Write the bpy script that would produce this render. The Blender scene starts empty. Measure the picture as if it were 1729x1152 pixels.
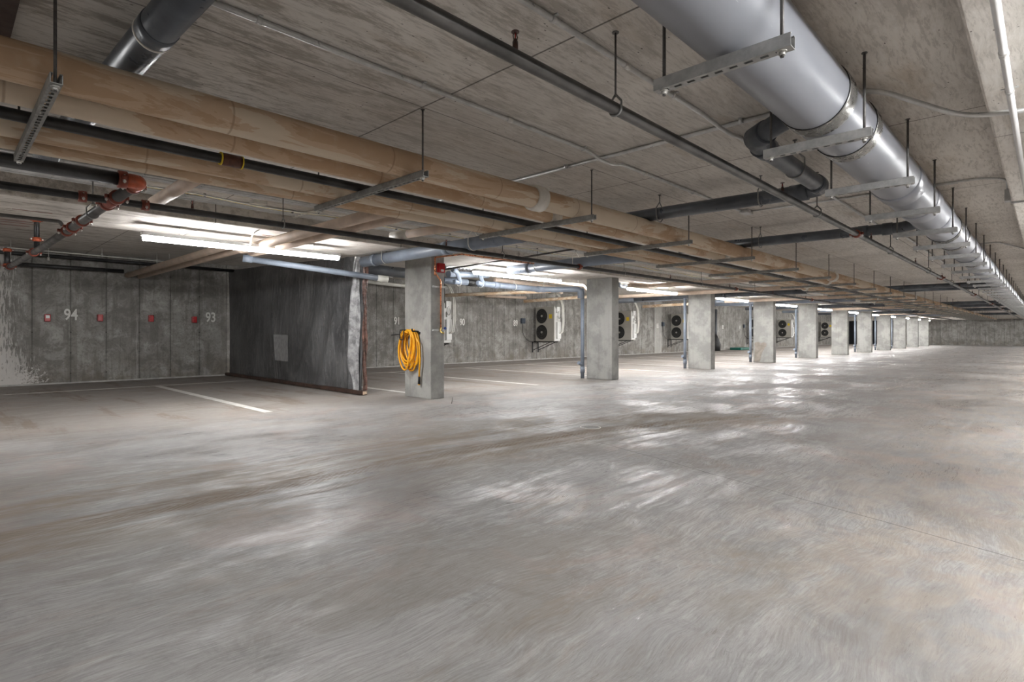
import bpy, math, random
from mathutils import Vector, Matrix
random.seed(7)
C = bpy.context.scene.collection
W_PX, H_PX = 1729, 1152
# ------------------------------------------------------------------ camera
FPX = 939.0; HOR = 563.0; TH = math.atan2(905.5, FPX)
cs, sn = math.cos(TH), math.sin(TH)
CAMZ = 1.0
cam = bpy.data.cameras.new('camera'); camo = bpy.data.objects.new('camera', cam); C.objects.link(camo)
cam.sensor_width = 36; cam.lens = FPX / W_PX * 36
cam.shift_y = -(576 - HOR) / W_PX
camo.location = (0, 0, CAMZ)
camo.rotation_euler = (math.pi / 2, 0, -math.pi / 2 + TH)
cam.clip_end = 200; cam.clip_start = 0.02
bpy.context.scene.camera = camo
# ------------------------------------------------------------------ world, exposure
sc = bpy.context.scene
w = bpy.data.worlds.new('world'); sc.world = w; w.use_nodes = True
w.node_tree.nodes['Background'].inputs[0].default_value = (0.9, 0.95, 1, 1)
w.node_tree.nodes['Background'].inputs[1].default_value = 0.3
sc.view_settings.view_transform = 'Standard'; sc.view_settings.look = 'None'
sc.view_settings.gamma = 1; sc.view_settings.use_curve_mapping = False
sc.view_settings.exposure = 2.38
TUBE = 26.0          # emission of the strip lamps
sc.cycles.max_bounces = 10; sc.cycles.diffuse_bounces = 7; sc.cycles.glossy_bounces = 4
sc.cycles.use_denoising = True
sc.cycles.sample_clamp_indirect = 6

def P(px, py, X=None, Y=None, Z=None):
    """survey: the point seen in direction (px, py) lying on a known plane of the building"""
    r = (px - 864.5) / FPX
    dx, dy, dz = cs + r * sn, sn - r * cs, (HOR - py) / FPX
    if X is not None: d = X / dx
    elif Y is not None: d = Y / dy
    else: d = (Z - CAMZ) / dz
    return Vector((dx * d, dy * d, CAMZ + dz * d))

# ------------------------------------------------------------------ node helpers
class G:
    def __init__(s, name):
        s.m = bpy.data.materials.new(name); s.m.use_nodes = True
        s.t = s.m.node_tree; s.n = s.t.nodes; s.l = s.t.links
        s.b = s.n['Principled BSDF']
    def put(s, sock, v):
        if isinstance(v, bpy.types.NodeSocket): s.l.new(v, sock)
        elif isinstance(v, (tuple, list)) and len(v) == 3 and sock.type == 'RGBA': sock.default_value = (*v, 1)
        else: sock.default_value = v
    def math(s, op, a, b=0.0, c=None, clamp=False):
        n = s.n.new('ShaderNodeMath'); n.operation = op; n.use_clamp = clamp
        s.put(n.inputs[0], a); s.put(n.inputs[1], b)
        if c is not None: s.put(n.inputs[2], c)
        return n.outputs[0]
    def coord(s, kind='Object'):
        return s.n.new('ShaderNodeTexCoord').outputs[kind]
    def sep(s, v):
        n = s.n.new('ShaderNodeSeparateXYZ'); s.put(n.inputs[0], v); return n.outputs
    def comb(s, x, y, z):
        n = s.n.new('ShaderNodeCombineXYZ')
        for i, v in enumerate((x, y, z)): s.put(n.inputs[i], v)
        return n.outputs[0]
    def scale(s, v, sc3, loc=(0, 0, 0)):
        n = s.n.new('ShaderNodeMapping'); s.put(n.inputs[0], v); n.inputs['Scale'].default_value = sc3
        n.inputs['Location'].default_value = loc
        return n.outputs[0]
    def vadd(s, a, b, op='ADD'):
        n = s.n.new('ShaderNodeVectorMath'); n.operation = op; s.put(n.inputs[0], a); s.put(n.inputs[1], b); return n.outputs[0]
    def noise(s, v, scale, detail=4, rough=0.55, dist=0.0, color=False):
        n = s.n.new('ShaderNodeTexNoise'); s.put(n.inputs['Vector'], v)
        n.inputs['Scale'].default_value = scale; n.inputs['Detail'].default_value = detail
        n.inputs['Roughness'].default_value = rough; n.inputs['Distortion'].default_value = dist
        return n.outputs['Color' if color else 'Fac']
    def vor(s, v, scale):
        n = s.n.new('ShaderNodeTexVoronoi'); s.put(n.inputs['Vector'], v); n.inputs['Scale'].default_value = scale
        return n.outputs['Distance']
    def rng(s, v, a, b, c=0.0, d=1.0, smooth=True):
        n = s.n.new('ShaderNodeMapRange'); n.interpolation_type = 'SMOOTHSTEP' if smooth else 'LINEAR'
        s.put(n.inputs[0], v)
        for i, q in enumerate((a, b, c, d)): n.inputs[i + 1].default_value = q
        return n.outputs[0]
    def mix(s, f, a, b, mode='MIX'):
        n = s.n.new('ShaderNodeMix'); n.data_type = 'RGBA'; n.blend_type = mode
        s.put(n.inputs['Factor'], f); s.put(n.inputs['A'], a); s.put(n.inputs['B'], b)
        return n.outputs['Result']
    def line(s, c, per, off, wd, soft):
        """1 on lines every `per`, half-width wd"""
        q = s.math('FRACT', s.math('ADD', s.math('DIVIDE', s.math('SUBTRACT', c, off), per), 0.5))
        q = s.math('MULTIPLY', s.math('ABSOLUTE', s.math('SUBTRACT', q, 0.5)), per)
        return s.rng(q, wd, wd + soft, 1, 0)
    def band(s, c, mid, wd, soft):
        q = s.math('ABSOLUTE', s.math('SUBTRACT', c, mid)); return s.rng(q, wd, wd + soft, 1, 0)
    def mul(s, a, b): return s.math('MULTIPLY', a, b)
    def mx(s, a, b): return s.math('MAXIMUM', a, b)
    def bump(s, h, strength=0.3, dist=0.01):
        n = s.n.new('ShaderNodeBump'); n.inputs['Strength'].default_value = strength; n.inputs['Distance'].default_value = dist
        s.put(n.inputs['Height'], h); s.l.new(n.outputs[0], s.b.inputs['Normal'])
    def out(s, col, rough, metal=0.0, spec=None):
        s.put(s.b.inputs['Base Color'], col); s.put(s.b.inputs['Roughness'], rough); s.put(s.b.inputs['Metallic'], metal)
        if spec is not None: s.b.inputs['Specular IOR Level'].default_value = spec
        return s.m

def plain(name, col, rough=0.5, metal=0.0, var=0.25, scale=6.0, bump=0.0, emit=0):
    g = G(name); v = g.coord(); f = g.noise(v, scale, 5, 0.6)
    dark = tuple(c * (1 - var) for c in col); light = tuple(min(1, c * (1 + var)) for c in col)
    c = g.mix(g.rng(f, 0.3, 0.7), dark, light)
    g.out(c, g.rng(g.noise(v, scale * 2.3, 3), 0.2, 0.8, max(0.03, rough - 0.1), min(1, rough + 0.1)), metal)
    if bump: g.bump(g.noise(v, scale * 6, 4), bump, 0.004)
    if emit:
        g.b.inputs['Emission Color'].default_value = (1, 1, 1, 1); g.b.inputs['Emission Strength'].default_value = emit
    return g.m

# ---- floor
def mat_floor():
    g = G('power_trowelled_concrete'); v = g.coord(); x, y, z = g.sep(v)
    warp = g.vadd(v, g.scale(g.noise(v, 0.8, 3, 0.6, color=True), (0.35, 0.35, 0.35)))
    wx, wy, wz = g.sep(warp)
    big = g.noise(warp, 0.5, 5, 0.6)
    streak = g.noise(g.scale(warp, (0.7, 7, 1)), 2.2, 10, 0.78)
    fine = g.noise(g.scale(warp, (1.2, 16, 1)), 7, 10, 0.82)
    swirl = g.noise(g.scale(g.vadd(v, g.scale(g.noise(v, 0.45, 2, 0.5, color=True), (2.2, 2.2, 1))), (1, 4, 1)), 4.0, 9, 0.75)
    mot = g.noise(v, 2.6, 10, 0.78, 0.8)
    base = g.mix(g.rng(big, 0.3, 0.72), (0.295, 0.29, 0.285), (0.385, 0.372, 0.358))
    base = g.mix(g.rng(streak, 0.5, 0.6, 0, 0.55), base, (0.46, 0.45, 0.44))
    base = g.mix(g.rng(swirl, 0.5, 0.6, 0, 0.45), base, (0.25, 0.24, 0.23))
    base = g.mix(g.rng(mot, 0.5, 0.62, 0, 0.55), base, (0.225, 0.218, 0.212))
    base = g.mix(g.rng(fine, 0.51, 0.58, 0, 0.45), base, (0.20, 0.188, 0.175))
    base = g.mix(g.rng(fine, 0.4, 0.47, 0.35, 0), base, (0.5, 0.49, 0.475))
    base = g.mix(g.rng(g.noise(v, 1.1, 6, 0.65, 1.0), 0.53, 0.63, 0, 0.4), base, (0.42, 0.325, 0.285))
    stall = g.rng(y, 6.2, 7.6)
    base = g.mix(g.mul(stall, 0.45), base, (0.31, 0.265, 0.222))
    warmr = g.mul(g.rng(x, 1.6, 2.6), g.rng(y, 0.3, 2.0, 1, 0))
    base = g.mix(g.mul(g.mul(warmr, g.rng(g.noise(g.scale(warp, (2, 3, 1)), 2.2, 7, 0.7), 0.4, 0.6)), 0.4), base, (0.47, 0.38, 0.285))
    # dusty brown tyre tracks along the aisle
    bend = g.math('ADD', g.math('ADD', y, g.mul(g.noise(v, 0.9, 3), 0.12)), g.mul(g.math('POWER', g.math('MAXIMUM', g.math('SUBTRACT', x, 2.2), 0.0), 2.0), 0.05))
    fade = g.rng(x, 5.0, 9.0, 1, 0)
    tr = g.mx(g.band(bend, 3.72, 0.09, 0.08), g.mul(g.band(bend, 4.28, 0.10, 0.10), 0.7))
    tr = g.mx(tr, g.mul(g.band(bend, 3.42, 0.04, 0.06), 0.6))
    dirtn = g.rng(g.noise(g.scale(warp, (0.6, 6, 1)), 3.0, 10, 0.8), 0.36, 0.58)
    tread = g.math('ADD', 0.62, g.mul(g.line(g.math('ADD', x, g.mul(g.math('ABSOLUTE', g.math('SUBTRACT', bend, 3.72)), 1.3)), 0.05, 0, 0.01, 0.012), 0.38))
    tr = g.mul(g.mul(tr, fade), g.mul(dirtn, tread))
    haze = g.mul(g.mul(g.band(bend, 4.0, 0.5, 0.6), fade), g.rng(g.noise(g.scale(warp, (0.7, 1.8, 1)), 1.2, 8, 0.72), 0.4, 0.62))
    base = g.mix(g.mul(haze, 0.65), base, (0.33, 0.265, 0.2))
    base = g.mix(g.mul(tr, 0.85), base, (0.215, 0.16, 0.11))
    st = g.rng(g.noise(g.scale(warp, (0.6, 1.8, 1)), 1.3, 9, 0.74), 0.55, 0.68)
    base = g.mix(g.mul(st, 0.45), base, (0.30, 0.225, 0.16))
    st2 = g.mul(g.rng(g.noise(g.scale(v, (2.6, 0.42, 1)), 0.9, 8, 0.72, 0.3), 0.53, 0.63), stall)
    base = g.mix(g.mul(st2, 0.6), base, (0.17, 0.115, 0.075))
    scuff = g.mul(g.rng(g.noise(g.scale(v, (5, 5, 1)), 3.2, 9, 0.8), 0.56, 0.62), g.rng(g.noise(v, 0.9, 3), 0.56, 0.64))
    base = g.mix(g.mul(scuff, 0.5), base, (0.24, 0.165, 0.12))
    # saw-cut joints
    jw = g.math('SUBTRACT', g.math('SUBTRACT', x, 3.27), g.math('ADD', g.mul(y, 0.315), g.mul(g.noise(v, 1.2, 2), 0.05)))
    j1 = g.mul(g.rng(g.math('ABSOLUTE', jw), 0.002, 0.007, 1, 0), g.rng(y, 6.4, 6.5, 1, 0))
    j2 = g.rng(g.math('ABSOLUTE', g.math('SUBTRACT', y, g.math('ADD', 7.02, g.mul(g.noise(v, 0.7, 2), 0.08)))), 0.002, 0.008, 1, 0)
    j2 = g.mul(j2, g.rng(x, 5.1, 5.2, 1, 0))
    j3 = g.mul(g.line(x, 9.7, 0.35, 0.002, 0.012), g.rng(x, 7, 7.1))
    j = g.mx(g.mx(j1, g.mul(j2, 0.7)), g.mul(j3, 0.5))
    base = g.mix(g.mul(j, 0.75), base, (0.07, 0.062, 0.055))
    sp = g.mul(g.rng(g.vor(v, 7), 0.02, 0.045, 1, 0), g.rng(g.noise(v, 2.1, 2), 0.55, 0.6))
    base = g.mix(g.mul(sp, 0.6), base, (0.06, 0.05, 0.045))
    patch = g.noise(g.scale(warp, (0.5, 1.0, 1)), 1.6, 9, 0.75, 0.5)
    base = g.mix(g.rng(patch, 0.48, 0.58, 0, 0.45), base, (0.235, 0.205, 0.175))
    scratch = g.mul(g.rng(g.noise(g.scale(g.vadd(v, g.scale(g.noise(v, 0.5, 2, 0.5, color=True), (1.5, 1.5, 1))), (1.2, 26, 1)), 3.5, 6, 0.7), 0.62, 0.66), g.rng(big, 0.45, 0.6))
    base = g.mix(g.mul(scratch, 0.4), base, (0.5, 0.49, 0.47))
    base = g.mix(1.0, base, (0.86, 0.855, 0.86), 'MULTIPLY')
    worn = g.rng(g.noise(g.scale(v, (0.9, 1.1, 1)), 0.75, 4, 0.6), 0.42, 0.58)
    worn = g.mul(worn, g.math('SUBTRACT', 1.0, g.mul(stall, 0.8)))
    pol = g.mul(worn, g.rng(streak, 0.36, 0.56))
    rough = g.math('SUBTRACT', 0.64, g.mul(pol, 0.40))
    rough = g.math('ADD', rough, g.rng(fine, 0.4, 0.62, -0.04, 0.12))
    rough = g.math('ADD', rough, g.math('ADD', g.mul(tr, 0.3), g.mul(haze, 0.25)), clamp=True)
    g.bump(g.math('ADD', g.mul(streak, 0.8), g.mul(fine, 0.3)), 0.22, 0.012)
    return g.out(base, rough, 0, 0.5)

def mat_wall(axis, off, per=0.585):
    g = G('board_formed_wall_concrete'); v = g.coord(); x, y, z = g.sep(v)
    a = x if axis == 'x' else y
    big = g.noise(v, 0.8, 6, 0.65); mid = g.noise(v, 3.0, 8, 0.72, 0.6); fi = g.noise(v, 26, 4, 0.6)
    base = g.mix(g.rng(big, 0.3, 0.7), (0.23, 0.22, 0.205), (0.36, 0.35, 0.325))
    base = g.mix(g.rng(mid, 0.48, 0.6, 0, 0.7), base, (0.17, 0.16, 0.147))
    base = g.mix(g.rng(mid, 0.38, 0.46, 0.5, 0), base, (0.46, 0.45, 0.425))
    drip = g.noise(g.scale(v, (4, 4, 0.35)), 2.2, 6, 0.6)
    base = g.mix(g.rng(drip, 0.5, 0.6, 0, 0.45), base, (0.15, 0.14, 0.125))
    base = g.mix(g.mul(g.rng(z, 0.0, 0.75, 1, 0), g.rng(g.noise(v, 1.9, 6, 0.7), 0.42, 0.62, 0, 0.6)), base, (0.15, 0.122, 0.09))
    ln = g.line(a, per, off, 0.003, 0.016)
    halo = g.mul(g.line(a, per, off, 0.006, 0.07), g.rng(g.noise(g.scale(v, (1, 1, 2.0)), 2.5, 4), 0.45, 0.65))
    tie = g.mul(g.mul(g.line(a, per, off, 0.008, 0.012), g.line(z, 0.41, 0.2, 0.006, 0.012)), g.rng(g.noise(v, 1.3, 2), 0.4, 0.6, 0.25, 0.9))
    base = g.mix(g.mul(halo, 0.5), base, (0.09, 0.086, 0.08))
    base = g.mix(g.mul(ln, g.rng(g.noise(v, 0.9, 3), 0.35, 0.65, 0.25, 0.75)), base, (0.09, 0.085, 0.078))
    base = g.mix(g.mul(tie, 0.9), base, (0.05, 0.047, 0.043))
    base = g.mix(g.rng(fi, 0.52, 0.62, 0, 0.4), base, (0.15, 0.14, 0.13))
    if axis == 'x':
        # pale band of patched concrete round stall 85, and lime splashes in the near corner
        base = g.mix(g.mul(g.band(x, 25.1, 0.33, 0.05), 0.45), base, (0.62, 0.61, 0.58))
        sp = g.noise(g.scale(v, (9, 9, 1.4)), 3.4, 6, 0.7)
        near = g.rng(g.math('ADD', x, g.mul(g.rng(z, 0.0, 1.2), 0.35)), 0.9, 1.85, 1, 0)
        m = g.mul(g.rng(g.math('ADD', sp, g.mul(near, 0.27)), 0.66, 0.72), near)
        sp2 = g.noise(v, 22, 5, 0.7)
        low = g.mul(g.rng(z, 0.1, 0.62, 1, 0), g.rng(x, 0.95, 1.95, 1, 0))
        m = g.mx(m, g.rng(g.math('ADD', sp2, g.mul(low, 0.3)), 0.68, 0.74))
        m = g.mul(m, g.rng(x, 1.9, 2.0, 1, 0))
        base = g.mix(g.mul(m, 0.85), base, (0.68, 0.65, 0.62))
        cr = g.mul(g.rng(g.math('ABSOLUTE', g.math('SUBTRACT', x, g.math('ADD', 2.95, g.mul(g.noise(g.scale(v, (0, 0, 1)), 2, 4), 0.1)))), 0.003, 0.009, 1, 0), g.rng(z, 1.3, 1.5, 1, 0))
        base = g.mix(g.mul(cr, 0.6), base, (0.5, 0.48, 0.45))
    g.bump(g.math('SUBTRACT', g.mul(mid, 0.4), g.mul(ln, 1.0)), 0.35, 0.01)
    return g.out(base, 0.85, 0, 0.25)

def mat_ceiling():
    g = G('plywood_formed_slab_concrete'); v = g.coord(); x, y, z = g.sep(v)
    big = g.noise(v, 0.6, 6, 0.62, 0.5)
    warp = g.vadd(v, g.scale(g.noise(v, 1.5, 3, 0.5, color=True), (0.12, 0.12, 0.12)))
    grain = g.noise(g.scale(warp, (2.2, 16, 4)), 3.0, 8, 0.72)
    base = g.mix(g.rng(big, 0.3, 0.7), (0.53, 0.50, 0.46), (0.71, 0.675, 0.625))
    base = g.mix(g.rng(grain, 0.5, 0.6, 0, 0.5), base, (0.34, 0.315, 0.29))
    base = g.mix(g.rng(grain, 0.38, 0.47, 0.4, 0), base, (0.70, 0.68, 0.65))
    st = g.rng(g.noise(g.scale(warp, (0.7, 2.4, 1)), 1.3, 7, 0.66), 0.56, 0.72)
    base = g.mix(g.mul(st, 0.45), base, (0.40, 0.32, 0.23))
    near = g.rng(x, 0.5, 3.8, 1, 0)
    blot = g.mul(g.rng(g.noise(g.scale(v, (1, 3.2, 1)), 2.6, 8, 0.76), 0.48, 0.6), g.math('ADD', 0.2, g.mul(near, 0.8)))
    base = g.mix(g.mul(blot, 0.75), base, (0.27, 0.24, 0.20))
    pit = g.mul(g.rng(g.vor(g.scale(v, (1, 1.8, 1)), 14), 0.06, 0.12, 1, 0), g.rng(g.noise(v, 3.2, 3), 0.5, 0.56))
    base = g.mix(g.mul(pit, 0.8), base, (0.05, 0.043, 0.036))
    wob = g.mul(g.noise(v, 3, 2), 0.02)
    l1 = g.line(g.math('ADD', x, wob), 2.4, 2.12, 0.002, 0.007)
    l2 = g.mul(g.line(g.math('ADD', y, wob), 1.2, 0.42, 0.0015, 0.006), g.rng(y, 1.0, 1.1))
    l3 = g.mul(g.line(g.math('ADD', y, wob), 1.2, 0.76, 0.001, 0.014), g.mul(g.rng(g.noise(v, 1.1, 3), 0.42, 0.6), g.rng(y, 1.0, 1.1)))
    ln = g.mx(l1, g.mx(g.mul(l2, 0.8), g.mul(l3, 0.6)))
    base = g.mix(g.mul(ln, 0.8), base, (0.07, 0.06, 0.05))
    lime = g.mul(g.rng(g.noise(g.scale(v, (2.5, 1, 1)), 5.5, 7, 0.75, 1.2), 0.66, 0.7), near)
    base = g.mix(g.mul(lime, 0.5), base, (0.68, 0.66, 0.62))
    g.bump(g.math('SUBTRACT', g.mul(grain, 0.5), ln), 0.3, 0.006)
    return g.out(base, 0.85, 0, 0.25)

def mat_column():
    g = G('cast_column_concrete'); v = g.coord()
    v = g.vadd(v, g.comb(g.mul(g.n.new('ShaderNodeObjectInfo').outputs['Random'], 30), 0, 0))
    x, y, z = g.sep(v)
    mid = g.noise(v, 2.4, 7, 0.66); fi = g.noise(v, 30, 4, 0.6)
    vs = g.noise(g.scale(v, (9, 9, 0.4)), 2, 5, 0.6)
    base = g.mix(g.rng(mid, 0.4, 0.6), (0.30, 0.30, 0.285), (0.41, 0.408, 0.388))
    base = g.mix(g.rng(vs, 0.5, 0.75, 0, 0.35), base, (0.24, 0.225, 0.2))
    base = g.mix(g.rng(fi, 0.55, 0.8, 0, 0.35), base, (0.2, 0.19, 0.17))
    pit = g.mul(g.rng(g.vor(v, 11), 0.05, 0.1, 1, 0), g.rng(g.noise(v, 3, 2), 0.5, 0.58))
    base = g.mix(g.mul(pit, 0.7), base, (0.12, 0.11, 0.1))
    g.bump(g.math('ADD', g.mul(mid, 0.5), g.mul(fi, 0.2)), 0.4, 0.008)
    return g.out(base, 0.85, 0, 0.25)

def mat_tan():
    g = G('kraft_paper_pipe_insulation'); v = g.coord()
    v = g.vadd(v, g.comb(g.mul(g.n.new('ShaderNodeObjectInfo').outputs['Random'], 40), 0, 0))
    x, y, z = g.sep(v)
    n = g.noise(g.scale(v, (0.8, 4.5, 4.5)), 1.4, 6, 0.62, 0.5)
    base = g.mix(g.rng(g.noise(v, 0.5, 3), 0.35, 0.65), (0.52, 0.37, 0.245), (0.62, 0.46, 0.32))
    base = g.mix(g.rng(n, 0.50, 0.52, 0, 0.85), base, (0.70, 0.60, 0.47))
    base = g.mix(g.rng(n, 0.435, 0.45, 0.55, 0), base, (0.43, 0.275, 0.155))
    base = g.mix(g.rng(g.noise(v, 9, 6, 0.7), 0.5, 0.75, 0, 0.3), base, (0.66, 0.56, 0.45))
    seam = g.line(x, 0.95, 0.3, 0.002, 0.006)
    base = g.mix(g.mul(seam, 0.5), base, (0.3, 0.19, 0.11))
    g.bump(g.math('SUBTRACT', g.mul(g.noise(g.scale(v, (1, 4, 4)), 3, 4), 0.6), seam), 0.3, 0.006)
    return g.out(base, 0.6, 0, 0.35)

def mat_bigpvc():
    g = G('grey_drain_plastic'); v = g.coord(); x, y, z = g.sep(v)
    f = g.noise(g.scale(v, (0.6, 2, 2)), 1.5, 5, 0.6)
    base = g.mix(g.rng(f, 0.3, 0.7), (0.19, 0.20, 0.225), (0.245, 0.255, 0.28))
    scr = g.noise(g.scale(v, (0.8, 6, 6)), 2.2, 7, 0.75, 1.5)
    base = g.mix(g.rng(scr, 0.66, 0.7, 0, 0.5), base, (0.5, 0.5, 0.5))
    base = g.mix(g.mul(g.rng(z, 0.045, 0.075), 0.7), base, (0.36, 0.28, 0.21))   # settled dust on the upper side
    g.bump(f, 0.1, 0.01)
    return g.out(base, g.rng(f, 0.2, 0.8, 0.28, 0.42), 0, 0.5)

def mat_tarp():
    g = G('black_plastic_sheeting'); v = g.coord(); x, y, z = g.sep(v)
    w1 = g.noise(g.scale(v, (1, 5.5, 0.9)), 2.2, 8, 0.7, 0.6)
    w2 = g.noise(v, 8, 7, 0.7, 0.8)
    sc_ = g.noise(g.scale(v, (1, 14, 1.3)), 1.6, 6, 0.7, 1.2)
    base = g.mix(g.rng(g.noise(v, 1.2, 4), 0.35, 0.7), (0.07, 0.07, 0.072), (0.15, 0.15, 0.152))
    base = g.mix(g.rng(sc_, 0.56, 0.62, 0, 0.5), base, (0.34, 0.33, 0.33))
    base = g.mix(g.rng(w2, 0.52, 0.62, 0, 0.4), base, (0.22, 0.215, 0.21))
    g.bump(g.math('ADD', w1, g.mul(w2, 0.4)), 1.0, 0.05)
    return g.out(base, 0.34, 0, 0.6)

M = dict(
 floor=mat_floor(), wall_x=mat_wall('x', 1.29), wall_y=mat_wall('y', 0.2), ceil=mat_ceiling(), column=mat_column(),
 tan=mat_tan(), big=mat_bigpvc(), tarp=mat_tarp(),
 strut=plain('galvanised_strut', (0.42, 0.42, 0.41), 0.45, 0.55, 0.15, 20),
 strutd=plain('weathered_strut', (0.27, 0.272, 0.26), 0.5, 0.3, 0.2, 20),
 rod=plain('threaded_rod_steel', (0.13, 0.125, 0.12), 0.5, 0.6, 0.2, 30),
 nut=plain('bright_zinc', (0.62, 0.61, 0.58), 0.35, 0.6, 0.15, 20),
 black=plain('black_steel_pipe', (0.035, 0.034, 0.034), 0.38, 0.3, 0.5, 4),
 steel=plain('mill_scale_pipe', (0.10, 0.096, 0.092), 0.38, 0.45, 0.45, 3),
 emt=plain('galvanised_conduit', (0.52, 0.52, 0.51), 0.36, 0.35, 0.15, 10),
 white=plain('white_painted_metal', (0.74, 0.74, 0.73), 0.4, 0, 0.05, 8),
 pvc=plain('dark_grey_pvc', (0.085, 0.095, 0.11), 0.35, 0, 0.3, 3),
 pvcb=plain('blue_grey_pvc', (0.22, 0.255, 0.31), 0.36, 0, 0.18, 3),
 beige=plain('pale_pipe_wrap', (0.54, 0.43, 0.345), 0.6, 0, 0.12, 5),
 wrap=plain('white_pvc_collar', (0.72, 0.69, 0.63), 0.5, 0, 0.1, 14, 0.3),
 rust=plain('red_primer_iron', (0.20, 0.045, 0.026), 0.45, 0.1, 0.4, 12, 0.3),
 orange=plain('orange_iron', (0.40, 0.085, 0.035), 0.34, 0.05, 0.3, 10, 0.2),
 red=plain('signal_red_plastic', (0.42, 0.012, 0.016), 0.35, 0, 0.15, 8),
 copper=plain('copper_tube', (0.70, 0.30, 0.16), 0.3, 0.85, 0.2, 8),
 brass=plain('brass', (0.6, 0.42, 0.14), 0.35, 0.8, 0.2, 8),
 blue=plain('blue_plastic', (0.02, 0.06, 0.26), 0.4, 0, 0.2, 8),
 yellow=plain('yellow_hose', (0.86, 0.40, 0.012), 0.38, 0, 0.1, 9),
 ycable=plain('yellow_cable', (0.50, 0.37, 0.06), 0.5, 0, 0.2, 9),
 acbody=plain('condenser_enamel', (0.40, 0.385, 0.345), 0.45, 0, 0.06, 3),
 acwhite=plain('condenser_side_enamel', (0.72, 0.72, 0.70), 0.4, 0, 0.05, 3),
 acdark=plain('fan_grille_black', (0.02, 0.02, 0.02), 0.5, 0, 0.3, 5),
 fan=plain('fan_blade_grey', (0.06, 0.06, 0.058), 0.45, 0, 0.3, 5),
 ylabel=plain('yellow_sticker', (0.75, 0.56, 0.03), 0.5, 0, 0.06, 9),
 paint=plain('floor_line_paint', (0.60, 0.58, 0.55), 0.6, 0, 0.16, 7),
 numpaint=plain('wall_number_paint', (0.74, 0.73, 0.70), 0.7, 0, 0.08, 12),
 tube=plain('lamp_diffuser', (0.9, 0.9, 0.9), 0.4, 0, 0.0, 3, 0, TUBE),
 wood=plain('dark_stained_timber', (0.055, 0.03, 0.022), 0.5, 0, 0.45, 6, 0.3),
 woodend=plain('sawn_timber_end', (0.55, 0.42, 0.3), 0.7, 0, 0.15, 30),
 plasticbrown=plain('crinkled_brown_sheeting', (0.13, 0.07, 0.055), 0.28, 0, 0.6, 9, 0.8),
 tape=plain('grey_tape_patch', (0.30, 0.30, 0.30), 0.5, 0, 0.2, 14, 0.4),
 rubber=plain('black_rubber', (0.012, 0.012, 0.012), 0.5, 0, 0.3, 8),
 door=plain('dark_door_metal', (0.006, 0.007, 0.011), 0.5, 0.1, 0.3, 4),
 green=plain('green_sheet', (0.01, 0.11, 0.085), 0.5, 0, 0.3, 5),
 silver=plain('foil_duct', (0.62, 0.63, 0.65), 0.25, 0.85, 0.25, 18, 0.8),
 wire=plain('white_cable', (0.72, 0.71, 0.66), 0.5, 0, 0.08, 8),
 box=plain('dark_blue_grey_box', (0.06, 0.075, 0.10), 0.45, 0, 0.2, 8),
)

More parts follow.
